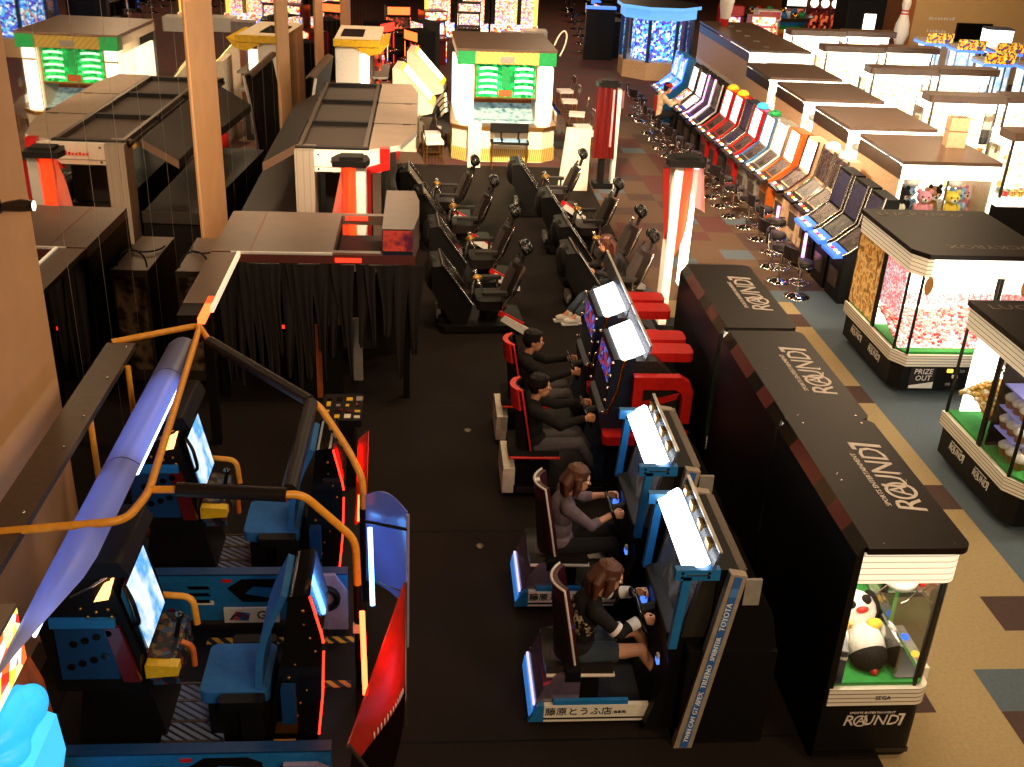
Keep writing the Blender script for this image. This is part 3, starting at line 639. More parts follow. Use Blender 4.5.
# ---- glass showcases with flat canopies
def showcase(loc, w, d, label, grp):
    t = thing('prize_showcase', loc, 0, label, 'crane game', grp)
    B().box(0, w, 0, d, .06, .8, 'black').build('base', t, .01)
    B().box(-.02, w + .02, -.02, d, .8, .95, 'hdr').build('trim_band', t)
    b = B()
    for x in (.03, w - .03):
        for y in (.03, d - .03): b.box(x - .02, x + .02, y - .02, y + .02, .95, 2.0, 'gunmetal').cut()
    b.each('post', t)
    B().box(.05, w - .05, d * .5, d * .52, .95, 1.85, 'interior').cut().box(.05, w - .05, .05, d * .5, .94, .96, 'interior').each('lit_interior', t)
    B().box(.02, w - .02, .02, d - .02, 1.82, 2.06, 'bright2').build('light_header', t)
    g = B()
    for (p, q) in (((.03, .01), (w - .03, .01)), ((.01, .03), (.01, d - .03))): g.add([(p[0], p[1], .95), (q[0], q[1], .95), (q[0], q[1], 1.82), (p[0], p[1], 1.82)], [(0, 1, 2, 3)], 'glass')
    g.build('glass', t)
    B().slab(-.15, w + .08, -.22, .3, 2.04, 2.19, .06, 'topbrown').build('canopy', t)
    b = B(); rr = random.Random(int(loc[1] * 10))
    for i in range(26):
        b.box(*(lambda x, y, z: (x, x + .09, y, y + .07, z, z + .1))(.12 + (i % 9) * (w - .3) / 8, .08 + .11 * (i // 9), .96 + .0 * i), ['pouch', 'candyo', 'plushw', 'mgreen', 'cand_r'][rr.randrange(5)])
    b.build('prizes', t)['kind'] = 'stuff'
    return t
GS = 'glowing glass showcases with flat canopies'
s1 = showcase((10.45, 18.15, 0), 1.45, .85, 'glowing showcase with flat brown canopy nearest the prize machines', GS)
ordn = ['second', 'third', 'fourth', 'fifth']
for i, y in enumerate((21.5, 24.75, 28.0, 30.9)): copy_tree(s1, (10.45, y, 0), 0, 'glowing showcase with flat brown canopy, %s back in its column' % ordn[i])
s2 = showcase((12.15, 18.35, 0), 1.3, .8, 'narrow glowing showcase standing beside the first canopy showcase, cut by the frame', 'narrow glowing showcases')
for i, y in enumerate((21.7, 24.95, 28.2, 31.1)): copy_tree(s2, (12.15, y, 0), 0, 'narrow glowing showcase, %s back in the outer column' % ordn[i])

# ---- yellow-headed crane machines at the beige wall
def crane_yellow(loc, w, label):
    t = thing('crane_machine', loc, 0, label, 'crane game', 'yellow-headed crane machines')
    B().box(0, w, 0, .8, .0, .85, 'white').build('base', t, .01)
    B().box(.03, w - .03, .5, .52, .9, 1.95, 'scr_face').box(.02, w - .02, .04, .7, .85, .9, 'white').build('lit_interior', t)
    p = B()
    for x in (.02, w / 2, w - .02): p.box(x - .02, x + .02, 0, .04, .85, 1.95, 'silver').cut()
    p.each('post', t)
    B().add([(0, 0, .9), (w, 0, .9), (w, 0, 1.95), (0, 0, 1.95)], [(0, 1, 2, 3)], 'glass').build('glass', t)
    B().box(-.01, w + .01, -.02, .8, 1.95, 2.02, 'led_b2').build('blue_rim', t)
    h = B().prism([(-.05, 2.02), (-.1, 2.3), (-.05, 2.3), (0, 2.02)], 0, w, 'yelsign', 'x'); h.build('header', t); B().box(0, w, -.0, .8, 2.02, 2.08, 'grey').build('lid', t)
    return t
glow('led_b2', '#4a7cff', 1.6); screen('yelsign', ['#f0c020', '#7a3a10', '#ffe060', '#c03020', '#f0c020', '#305090'], .55, 22)
y1 = crane_yellow((14.15, 30.3, 0), .75, 'narrow crane machine with yellow header standing at the end of the beige wall')
copy_tree(y1, (14.55, 29.2, 0), -6, 'yellow-headed crane machine below the wall screen')
copy_tree(y1, (15.5, 28.9, 0), -6, 'yellow-headed crane machine beside the glowing white lamp box')
copy_tree(y1, (14.2, 26.9, 0), -4, 'yellow-headed crane machine in front of the pair below the wall screen')
copy_tree(y1, (15.05, 26.4, 0), -4, 'yellow-headed crane machine under the red sign, cut by the frame')
t = thing('lit_game_head', (16.2, 30.3, 0), -8, 'tall white lamp-topped machine by the beige wall', 'arcade machine')
B().box(-.3, .3, -.2, .3, 0, 1.85, 'navy').build('body', t, .02); B().box(-.36, .36, -.26, .3, 1.85, 2.45, 'bright2').build('light_box', t, .05); B().box(-.37, .37, -.2, .3, 2.45, 2.5, 'navy').build('cap', t)
t = thing('red_sign_machine', (16.6, 28.2, 0), -8, 'red-headed machine at the frame edge below the dark wall corner', 'arcade machine')
B().box(-.3, .4, 0, .5, 0, 1.9, 'white').build('body', t, .02); h = B().prism([(0, 1.9), (-.1, 2.45), (.5, 2.45), (.5, 1.9)], -.35, .5, 'red', 'x'); h.build('header', t)
# things on / at the beige wall
t = thing('wall_screen', (18.35, 35.98, 1.66), 0, 'dark flat screen hanging on the beige wall', 'screen')
B().box(-.62, .62, -.08, 0, -.3, .3, 'black').build('housing', t, .01); B().box(-.57, .57, -.084, -.08, -.26, .26, 'black_gloss').build('panel', t)
for i, z in enumerate((2.02, 1.62)):
    b = B(); rr = random.Random(i)
    for k in range(9 - 2 * i): b.box(16.75 + k * .1, 16.75 + k * .1 + rr.uniform(.04, .075), 35.985, 35.99, z, z + rr.uniform(.06, .1), 'white')
    tag(b.build('wall_lettering'), ['upper', 'lower'][i] + ' row of small white letters on the beige wall', 'lettering')
t = thing('bowling_pin', (15.0, 34.0, 1.36), 0, 'giant white bowling pin with red neck bands on a dark box', 'bowling pin')
pr = [(.1, 0), (.16, .15), (.24, .42), (.21, .72), (.12, 1.0), (.1, 1.12), (.14, 1.3), (.13, 1.42), (.06, 1.52), (.0, 1.53)]
B().lathe(pr, 'white').build('body', t)
for z in (1.02, 1.12): B().lathe([(.118 - (z - 1.02) * .1, -.02), (.125 - (z - 1.02) * .1, 0), (.112 - (z - 1.02) * .1, .03)], 'red', (0, 0, z)).build('band', t)
t = thing('counter_box', (14.95, 34.1, 0), 0, 'dark counter box that carries the giant bowling pin', 'counter')
B().box(-.75, .75, -.35, .35, 0, 1.36, 'black').build('body', t, .02); B().box(-.7, .7, -.36, -.355, .2, 1.3, 'char').build('front_panel', t)
t = thing('photo_booth', (14.7, 36.2, 0), 0, 'dark booth with a bright white screen behind the giant bowling pin', 'booth')
B().box(-.7, .6, 0, 1.2, 0, 3.0, 'black').build('body', t, .02); B().box(-.1, .3, -.03, 0, 1.2, 2.1, 'bright').build('screen', t); B().box(-.72, .62, -.05, 1.2, 2.7, 3.0, 'wallorange').build('header', t)
# ================================================================ game row along the aisle, players face +x
def slot(loc, label, body, trim, scr_lo, scr_hi, deck='black_gloss', top=None, w=.62, name='slot_machine'):
    t = thing(name, loc, 0, label, 'arcade machine', 'game machines along the aisle')
    h = w / 2
    pr = [(.02, 0), (.02, .7), (-.02, .78), (.08, .83), (.40, 1.10), (.50, 1.70), (.72, 1.70), (.74, 0)]
    B().prism(pr, -h + .02, h - .02, body, 'y').build('body', t, .008)
    e = B()
    for s in (-1, 1):
        e.tube([(-.03, s * (h - .02), .80), (.07, s * (h - .02), .85), (.39, s * (h - .02), 1.12), (.49, s * (h - .02), 1.72)], .02, trim, 6).cut()
    e.each('edge_trim', t)
    d = B().prism([(-.16, .74), (-.16, .79), (.07, .84), (.07, .76)], -h + .03, h - .03, deck, 'y').build('button_deck', t, .006)
    k = B()
    for i in range(4): k.cyl((-.06, -h + .12 + i * (w - .24) / 3, .81), (-.062, -h + .12 + i * (w - .24) / 3, .826), .028, ['led_w', 'led_y', 'led_r', 'led_w'][i], 10).cut()
    k.each('button', d)
    def on(p, q, a, b2, m, bb): # plate lying on the slope p->q
        dx, dz = q[0] - p[0], q[1] - p[1]; L = math.hypot(dx, dz); nx, nz = -dz / L * .012, dx / L * .012
        P = lambda u, y: (p[0] + dx * u + nx, y, p[1] + dz * u + nz)
        bb.add([P(a, h - .06), P(a, -h + .06), P(b2, -h + .06), P(b2, h - .06)], [(0, 1, 2, 3)], m)
        return bb
    on((.08, .83), (.40, 1.10), .06, .96, scr_lo, B()).build('lower_screen', t)
    on((.40, 1.10), (.50, 1.70), .06, .94, scr_hi, B()).build('upper_screen', t)
    if top:
        B().lathe([(.12, 0), (.13, .02), (.11, .07), (.06, .1), (0, .105)], top, (.55, 0, 1.72), 14).build('topper', t)
    B().box(-.012, .021, -.16, .16, .22, .5, 'gunmetal').build('coin_door', t)
    return t
specs = [
 (6.5, 15.5, 'black', 'silver', 'scr_slot', 'scr_slotblue', 'deck_blue', None, 'dark slot machine with glowing blue button deck, nearest the prize machine'),
 (6.5, 16.2, 'black', 'silver', 'scr_sil', 'scr_slotblue', 'deck_blue', None, 'dark slot machine with glowing blue button deck, middle one of the blue-decked three'),
 (6.5, 16.9, 'black', 'silver', 'scr_slot', 'scr_slotblue', 'deck_blue', None, 'dark slot machine with glowing blue button deck, beside the beige twin machines'),
 (6.75, 17.75, 'tanpanel', 'silver', 'scr_slot', 'scr_slot', 'dkbrown', 'lamp_dome', 'beige slot machine with round lit topper, the twin beside the blue decks'),
 (6.75, 18.42, 'tanpanel', 'silver', 'scr_sil', 'scr_slot', 'dkbrown', 'lamp_dome', 'beige slot machine with round lit topper, the twin beside the maroon machine'),
 (6.7, 19.15, 'tanpanel', 'maroon', 'scr_slot', 'scr_hot', 'black_gloss', None, 'beige machine with maroon edges and blown-out white screen beside the beige twins'),
 (6.6, 19.85, 'orange', 'orange', 'scr_slot', 'scr_hot', 'char', None, 'orange machine with a white lit screen'),
 (6.55, 20.5, 'grey', 'white', 'scr_slot', 'scr_hot', 'char', None, 'pale machine with white lit screen beside the orange one'),
 (6.5, 21.15, 'grey', 'blue', 'scr_slot', 'scr_hot', 'char', 'mgreen', 'pale machine with a green topper and white screen'),
 (6.45, 21.85, 'red', 'red', 'scr_slot', 'scr_hot', 'char', 'cyan', 'red machine with pale blue topper and white screen'),
 (6.45, 22.55, 'navy', 'silver', 'scr_slotblue', 'scr_slotblue', 'black_gloss', None, 'dark blue machine between the red ones'),
 (6.4, 23.2, 'red', 'red', 'scr_slot', 'scr_hot', 'char', 'top_y', 'red machine with yellow topper beside the dark blue one'),
 (6.35, 23.85, 'red', 'red', 'scr_slot', 'scr_hot', 'char', 'top_y', 'red machine with yellow topper beside the oval-topped dark machine'),
 (6.3, 24.6, 'black', 'white', 'scr_slotblue', 'scr_sil', 'black_gloss', None, 'dark machine with pale curved edges past the red pair'),
 (6.3, 25.3, 'black', 'led_p', 'scr_sil', 'scr_slotblue', 'black_gloss', None, 'dark machine with pink edge lights next to the person in the red cap'),
 (6.3, 26.1, 'char', 'silver', 'scr_hot', 'scr_hot', 'black_gloss', None, 'dark machine with white screens in front of the person in the red cap'),
 (6.3, 26.9, 'char', 'silver', 'scr_art', 'scr_hot', 'black_gloss', None, 'dark machine with a coloured lower screen beyond the person in the red cap'),
 (6.3, 28.3, 'blue', 'led_b', 'scr_lavender', 'scr_lavender', 'dkblue', None, 'blue-lit machine near the round blue kiosk'),
 (6.3, 29.0, 'blue', 'led_b', 'scr_lavender', 'scr_lavender', 'dkblue', None, 'blue-lit machine closest to the round blue kiosk'),
]
glow('top_y', '#ffb020', .9); glow('deck_blue', '#3f78f0', 1.1); glow('lamp_dome', '#fff4ea', 2.2)
for s in specs: slot((s[0], s[1], 0), s[8], s[2], s[3], s[4], s[5], s[6], s[7])
# pink fluorescent strips on the low wall between the seats
for i, (y, l) in enumerate(((16.55, 'short pink light tube glowing under the blue decks'), (18.1, 'short pink light tube glowing under the beige twins'))):
    o = B().cyl((0, 0, .3), (0, 0, .72), .025, 'led_p', 10).cyl((0, 0, 0), (0, 0, .3), .03, 'black', 10).box(0, .15, -.01, .01, .5, .52, 'black').build('light_tube'); o.location = (6.36, y, 0); tag(o, l, 'light tube')

def stool():
    t = thing('bar_stool', (0, 0, 0), 0, 'x', 'stool', 'chrome stools along the game row')
    B().lathe([(.21, 0), (.21, .012), (.12, .03), (.035, .06)], 'chrome').build('base', t)
    B().cyl((0, 0, .05), (0, 0, .52), .026, 'chrome', 12).build('column', t)
    B().ring((0, 0, .24), .155, .012, 'chrome').tube([(-.15, 0, .24), (.15, 0, .24)], .009, 'chrome', 6).build('foot_ring', t)
    B().lathe([(.16, 0), (.19, .02), (.19, .06), (.17, .085), (.0, .09)], 'leather', (0, 0, .52)).ring((0, 0, .53), .185, .012, 'chrome', 20).build('seat', t)
    b = B().tube(bez((-.06, -.17, .54), (-.24, -.17, .5), (-.24, -.16, .62), (-.25, -.13, .82), 8), .011, 'chrome', 6).tube(bez((-.06, .17, .54), (-.24, .17, .5), (-.24, .16, .62), (-.25, .13, .82), 8), .011, 'chrome', 6)
    b.grid(lambda u, v: (-.25 - .03 * math.sin(PI * u), -.15 + .3 * u, .66 + .2 * v), 6, 3, 'leather', .03); b.build('backrest', t)
    return t
st = stool()
sy = [15.5, 16.2, 16.9, 17.65, 18.4, 19.1, 19.8, 20.5, 21.15, 21.85, 22.5, 23.2, 23.9, 24.6, 25.3, 26.9, 28.3, 29.0]
rs = random.Random(2)
near_ = [s[8] for s in specs]
for i, y in enumerate(sy):
    sp_ = min(specs, key=lambda q: abs(q[1] - y))
    short = sp_[8].split(',')[0]
    l = 'chrome and black stool at the ' + sp_[8].replace(',', '')
    l = ' '.join(l.split()[:16])
    o = st if i == 0 else copy_tree(st)
    o.location = (sp_[0] - .58 + rs.uniform(-.05, .05), y, .0); o.rotation_euler = (0, 0, rs.uniform(-.5, .5)); o['label'] = l

# ================================================================ far cabinets
def cabinet(loc, rz, w, label, body, scr, head, name='arcade_cabinet', h=1.9, grp='far arcade cabinets', cat='arcade machine'):
    t = thing(name, loc, rz, label, cat, grp)
    pr = [(-.05, 0), (-.05, .75), (-.3, .8), (-.3, .88), (.02, .95), (.12, h - .35), (-.08, h - .3), (-.08, h), (.5, h), (.5, 0)]
    B().prism([(y, z) for y, z in pr], -w / 2, w / 2, body, 'x').build('body', t, .008)
    B().add([(-w / 2 + .06, .0, .97), (w / 2 - .06, .0, .97), (w / 2 - .06, .1, h - .38), (-w / 2 + .06, .1, h - .38)], [(0, 1, 2, 3)], scr).build('screen', t)
    B().box(-w / 2 + .03, w / 2 - .03, -.09, -.078, h - .27, h - .03, head).build('marquee', t)
    b = B()
    for i in range(6): b.cyl((-w / 2 + .1 + i * (w - .2) / 5, -.2, .88), (-w / 2 + .1 + i * (w - .2) / 5, -.2, .9), .025, ['led_r', 'led_y', 'led_w'][i % 3], 8).cut()
    b.each('button', t)
    for s in (-1, 1): B().box(s * w / 2 - .02 * (s > 0) - .0, s * w / 2 + .02 * (s < 0), -.06, -.045, .1, h - .35, head).build('side_light', t)
    return t
i = 0
def fc(x, y, rz, w, label, body, scr, head, h=1.9): return cabinet((x, y, 0), rz, w, label, body, scr, head, h=h)
for i, x in enumerate((-.05, 1.25, 2.5, 3.5)):
    n = ['first from the mirror side', 'second from the mirror side', 'third from the mirror side', 'last one, beside the white cushions'][i]
    t = thing('gold_game_wall', (x, 42.8, 0), 0, 'tall gold-pillared machine with bright artwork at the far end, ' + n, 'arcade machine', 'gold-pillared machines at the far end')
    w = 1.15 if i < 3 else .8
    B().box(0, w, 0, .7, 0, 2.6, 'dkbrown').build('body', t)
    B().box(.14, w - .14, -.03, 0, .4, 2.5, 'scr_far').build('screen', t)
    B().box(0, .16, -.08, 0, .1, 2.6, 'goldglow' if i == 0 else 'dkbrown').build('pillar', t); B().box(w - .16, w, -.08, 0, .1, 2.6, 'goldglow' if i > 1 else 'dkbrown').build('pillar', t)
    B().box(.0, w, -.35, 0, .0, .5, 'scr_art').build('console', t)
glow('goldglow', '#ffcf60', 1.5)
rf = random.Random(9)
far = [(-1.35, 28.6, 60), (-1.3, 30.6, 60), (-.35, 31.5, -60), (-.2, 33.4, -60), (-1.2, 33.0, 60), (.3, 36, 20), (-.9, 37, 10), (1.5, 38.6, 0)]
fl = ['red-lit cabinet behind the yellow-visored white cabinet', 'red-lit cabinet second behind the yellow-visored white cabinet', 'red-lit cabinet facing the mirror side near the slanted medal games', 'red-lit cabinet farther from the slanted medal games', 'red-lit cabinet third behind the yellow-visored white cabinet', 'dark cabinet with small lights before the gold machines', 'dark cabinet with small lights close to the mirrored wall far back', 'dark cabinet with a bright head directly before the gold machines']
for k, ((x, y, r), l) in enumerate(zip(far, fl)):
    fc(x, y, r, .8, l, ['black', 'dkred', 'black', 'char'][k % 4], ['scr_red', 'scr_art', 'scr_red', 'scr_far'][k % 4], ['led_r', 'scr_art', 'neon_o', 'scr_far'][k % 4], 1.7)
# dark game racks beyond the aisle mouth
rl = ['dark cabinet at the aisle corner beside the round blue kiosk', 'dark cabinet second along the aisle beyond the blue kiosk', 'dark cabinet third along the aisle beyond the blue kiosk', 'dark cabinet fourth along the aisle beyond the blue kiosk', 'dark cabinet fifth along the aisle beyond the blue kiosk', 'dark cabinet sixth along the aisle, almost at the picture top']
for k in range(6): fc(6.5 + .2 * k, 39.3 + 2.2 * k, -80, 1.3, rl[k], 'black', ['scr_sil', 'scr_slot', 'scr_red'][k % 3], ['led_b2', 'scr_sil', 'scr_far'][k % 3], 1.25)
for k in range(7):
    o = copy_tree(st, (5.8 + .14 * k, 40 + 2.0 * k, 0), rf.uniform(-40, 40), 'chrome stool far down the aisle, %s past the blue kiosk' % ['first', 'second', 'third', 'fourth', 'fifth', 'sixth', 'seventh'][k], group='far stools')
# round blue kiosk
t = thing('blue_kiosk', (7.5, 35.6, 0), 0, 'round kiosk of glass bays glowing blue and white under a cyan canopy', 'arcade machine')
oc = lambda r, a=PI / 8: [(r * math.cos(a + PI / 4 * i), r * math.sin(a + PI / 4 * i)) for i in range(8)]
B().prism(oc(1.2), 0, .55, 'tanpanel', 'z').build('base', t, .01)
B().prism(oc(.8), .55, 1.85, 'scr_bluefar', 'z').build('lit_core', t)
for i in range(8):
    x, y = oc(1.15)[i]; B().box(x - .05, x + .05, y - .05, y + .05, .55, 1.85, 'dkblue').build('post', t)
B().prism(oc(1.25), 1.85, 2.15, 'cyanhot', 'z').build('light_band', t); B().prism(oc(1.38), 2.15, 2.25, 'dkbrown', 'z', 'cyanhot').build('canopy', t)
g = B(); o8 = oc(1.15)
for i in range(8): p, q = o8[i], o8[(i + 1) % 8]; g.add([(p[0], p[1], .55), (q[0], q[1], .55), (q[0], q[1], 1.85), (p[0], p[1], 1.85)], [(0, 1, 2, 3)], 'glass')
g.build('glass', t)
glow('cyanhot', '#6cb8ff', .9)
t = thing('blue_strip_sign', (5.55, 38.2, 0), 0, 'long low sign with a glowing blue strip before the blue kiosk', 'sign')
B().box(0, 1.0, 0, .3, 0, 1.7, 'black').build('body', t); B().box(-.02, 1.02, -.02, .3, 1.7, 1.78, 'led_b2').build('light_strip', t)
t = thing('pin_column', (8.9, 32.6, 2.0), 0, 'white tapered column with a red foot at the picture top beside the blue kiosk', 'column')
B().lathe([(.1, 0), (.13, .2)], 'red').build('foot', t); B().lathe([(.13, .2), (.19, .5), (.24, .9), (.2, 1.2), (.1, 1.5), (0, 1.55)], 'white').build('body', t)
# colourful machines at the top of the picture, right of the long counter
tops = [(10.6, 38.0, 'red-headed prize cabinet at the picture top behind the long counter', 'red', 'scr_art', 'cand_r'), (11.6, 37.0, 'white and red prize cabinet at the picture top behind the long counter', 'white', 'scr_poster', 'red'), (10.9, 35.3, 'pink and gold prize cabinet directly past the long counter', 'cand_p', 'scr_far', 'scr_art'), (14.0, 41.5, 'dark cabinet with a round white lamp at the picture top', 'black', 'scr_red', 'bright')]
for x, y, l, bo, sc_, hd in tops: fc(x, y, 0, .8, l, bo, sc_, hd, 2.0)
t = thing('rainbow_machine', (12.5, 39.0, 0), 0, 'broad prize machine with rainbow-banded bowl top', 'arcade machine')
B().lathe([(.7, 0), (.7, .8), (.75, .9)], 'black').build('base', t)
for k, m in enumerate(('red', 'orange', 'yel2', 'mgreen', 'blue', 'gunmetal')): B().lathe([(.75 + .09 * k, 0), (.84 + .09 * k, .13)], m, (0, 0, .9 + .13 * k)).build('band', t)
b = B()
for k in range(12): b.ball((.9 * math.cos(k * .52), .9 * math.sin(k * .52), 1.72), .13, ['red', 'blue', 'gold', 'mgreen'][k % 4], 8, 6).cut()
b.each('prize', t)
for k in range(3):
    t = thing('round_lamp_machine', (14.0 + .4 * k, 39.6, 0), 0, 'slim red machine with a round white lamp, %s from the rainbow machine' % ['first', 'second', 'third'][k], 'arcade machine', 'slim red machines with round lamps')
    B().box(-.2, .2, -.2, .2, 0, 1.9, 'dkred').build('body', t, .02); B().box(-.15, .15, -.22, -.2, .8, 1.8, 'scr_red').build('panel', t); B().ball((0, -.1, 2.05), .15, 'bright', 12, 8).build('lamp', t)
# ================================================================ green-screened medal machine
t = thing('medal_machine', (.62, 23.55, 0), 1.5, 'big cream medal machine with green glowing screens and tall white light columns', 'arcade machine')
W, D, H = 2.3, 2.6, 2.42
B().prism([(0, .25), (.3, 0), (W - .3, 0), (W, .25), (W, D), (0, D)], 0, .72, 'cream', 'z').prism([(-.02, .24), (.29, -.015), (W - .29, -.015), (W + .02, .24), (W + .02, D), (-.02, D)], .02, .3, 'pouch', 'z').build('base', t)
B().prism([(-.04, .22), (.28, -.05), (W - .28, -.05), (W + .04, .22), (W + .04, D), (-.04, D)], .72, .8, 'brass', 'z').build('ledge', t)
for x in (.14, W - .42):
    p = B().box(x, x + .28, .08, .4, .8, 2.12, 'hdr').box(x + .03, x + .25, .06, .08, .82, 1.85, 'bright2').box(x + .03, x + .25, .06, .08, 1.9, 2.1, 'bright2').box(x + .0, x + .28, .055, .09, 1.85, 1.9, 'cream'); p.build('light_column', t)
for x in (.1, W - .1): B().box(x - .02, x + .04, .45, D - .2, .82, 2.0, 'hdr').build('side_light', t)
fr = B().box(.46, W - .46, .2, .3, 1.36, 2.14, 'brass').add([(.5, .195, 1.4), (W - .5, .195, 1.4), (W - .5, .195, 2.1), (.5, .195, 2.1)], [(0, 1, 2, 3)], 'scr_green'); fr.build('screen', t)
b = B()
for s_ in (.56, 1.35):
    for i in range(5): b.grid(lambda u, v: (s_ + .40 * u, .188, 1.46 + .13 * i + .05 * v + .02 * math.sin(PI * u)), 4, 1, 'led_g').cut()
b.each('light_bar', t)
B().box(1.0, 1.3, .17, .19, 1.42, 1.56, 'brownorange').box(1.06, 1.24, .18, .19, 1.6, 2.05, 'mgreen').build('emblem', t)
B().box(.46, W - .46, .3, 1.6, .8, .86, 'scr_pool').add([(.46, .45, .84), (W - .46, .45, .84), (W - .46, 1.0, 1.12), (.46, 1.0, 1.12)], [(0, 1, 2, 3)], 'scr_pool').box(.46, W - .46, 1.0, 1.1, 1.12, 1.22, 'orange').box(.46, W - .46, 1.3, 1.35, .8, 1.4, 'scr_sil').build('coin_field', t)
B().box(.42, .46, .2, D, .8, 2.2, 'cream').cut().box(W - .46, W - .42, .2, D, .8, 2.2, 'cream').each('inner_wall', t)
B().add([(.46, .2, .85), (W - .46, .2, .85), (W - .46, .2, 1.38), (.46, .2, 1.38)], [(0, 1, 2, 3)], 'glass').build('glass', t)
h = B().box(.44, W - .44, .0, .2, 2.14, 2.4, 'yelpanel').box(.08, .46, -.02, .3, 2.12, 2.4, 'mgreen').box(W - .46, W - .08, -.02, .3, 2.12, 2.4, 'mgreen').box(W / 2 - .15, W / 2 + .15, -.012, .01, 2.17, 2.3, 'grey'); h.build('header', t)
B().box(.08, W - .08, .3, D, 2.2, 2.38, 'cream').build('cornice', t)
B().box(.06, W - .06, -.03, D, 2.4, 2.45, 'topbrown').build('lid', t, .01)
B().box(.08, W - .08, D - .1, D, .8, 2.2, 'char').build('back_panel', t)
# side play stations
for i in range(4):
    for s_ in (0, 1):
        x = (W + .05) if s_ else -.05; d = 1 if s_ else -1
        y = .55 + .55 * i
        B().prism([(x, .55), (x, 1.05), (x + d * .12, 1.0), (x + d * .3, .78), (x + d * .3, .7), (x + d * .1, .55)], y - .2, y + .2, 'chrome', 'y').build('play_station', t)
# curled cable loop at the corner
tag(B().tube(bez((2.98, 25.4, 2.3), (3.2, 25.5, 2.9), (3.4, 25.3, 2.6), (3.1, 25.2, 2.1), 10), .02, 'cream', 6).build('cable'), 'cream cable looping off the medal machine roof corner', 'cable')
# chairs around it
def mchair():
    t = thing('medal_chair', (0, 0, 0), 0, 'x', 'chair', 'white-topped gold chairs around the medal machine')
    B().slab(-.2, .2, -.2, .2, .46, .53, .04, 'white').build('seat', t, .01)
    b = B()
    for sx in (-.17, .17):
        for sy in (-.17, .17): b.tube([(sx, sy, .46), (sx * 1.15, sy * 1.15, 0)], .014, 'brass', 6).cut()
    b.each('leg', t)
    b = B().box(-.17, .17, -.175, -.165, .2, .215, 'brass').box(-.17, .17, .165, .175, .2, .215, 'brass')
    for k in range(5): b.tube([(-.14 + .07 * k, -.17, .45), (-.14 + .07 * k, -.18, .05)], .006, 'gold', 5)
    b.build('lattice', t)
    b = B().tube([(-.2, -.17, .5), (-.26, -.17, .85)], .012, 'chrome', 6).tube([(-.2, .17, .5), (-.26, .17, .85)], .012, 'chrome', 6).slab(-.28, -.24, -.19, .19, .72, .9, .015, 'silver'); b.build('backrest', t)
    return t
mc = mchair()
spots = [(.2, 23.3, 10, 'white-topped gold chair on the canopy side of the medal machine, nearer one'), (.15, 24.0, 5, 'white-topped gold chair on the canopy side of the medal machine, farther one'),
         (3.75, 24.5, 175, 'white-topped gold chair on the aisle side of the medal machine, nearest the flag column'), (3.75, 25.15, 185, 'white-topped gold chair on the aisle side of the medal machine, second from the flag column'), (3.8, 26.6, 170, 'white-topped gold chair on the aisle side of the medal machine, third from the flag column'), (3.8, 28.2, 180, 'white-topped gold chair beyond the medal machine beside the aisle'), (3.85, 29.6, 190, 'white-topped gold chair beyond the medal machine, farthest along the aisle')]
for i, (x, y, r, l) in enumerate(spots):
    o = mc if i == 0 else copy_tree(mc)
    o.location = (x, y, 0); o.rotation_euler = (0, 0, math.radians(r)); o['label'] = l
# black bench table with a pale pad in front, white pillar box
t = thing('bench', (1.85, 23.05, 0), 0, 'black bench with a pale pad and gold legs in front of the medal machine', 'bench')
B().box(-.42, .42, -.16, .16, .55, .6, 'black').build('seat', t, .008); B().box(-.36, .36, -.12, .13, .6, .63, 'plushb').build('pad', t, .01)
B().box(-.42, .42, .15, .19, .75, .95, 'black').build('backrest', t, .01)
b = B()
for x in (-.18, .2): b.box(x - .02, x + .02, -.16, .19, .6, .66, 'black').box(x - .02, x + .02, .155, .185, .62, .8, 'black').cut()
b.each('strut', t)
b = B()
for x in (-.38, .38):
    for y in (-.13, .13): b.tube([(x, y, .55), (x, y, .0)], .014, 'brass', 6).cut()
b.each('leg', t)
tag(B().box(-.14, .14, -.12, .12, 0, .92, 'cream').box(-.15, .15, -.13, .13, .92, .95, 'white').build('pedestal', bev=.006), 'short pale pedestal box beside the black bench', 'pedestal').location = (1.08, 23.15, 0)
tag(B().prism([(0, 0), (.62, 0), (.62, 1.28), (.12, 1.3)], -.04, .04, 'cream', 'y').build('screen_board', bev=.01), 'pale leaning board between the flag column and the medal machine', 'board').location = (2.75, 21.4, 0)
tag(B().slab(-.45, .45, -.4, .4, 0, .5, .05, 'white').build('cushion_stack', bev=.02), 'white cushion block at the end of the gold machines', 'seat').location = (4.1, 41.5, 0)
tag(B().slab(-.4, .4, -.35, .35, 0, .45, .05, 'grey').build('cushion_stack', bev=.02), 'greyish cushion block next to the white one', 'seat').location = (3.2, 41.0, 0)

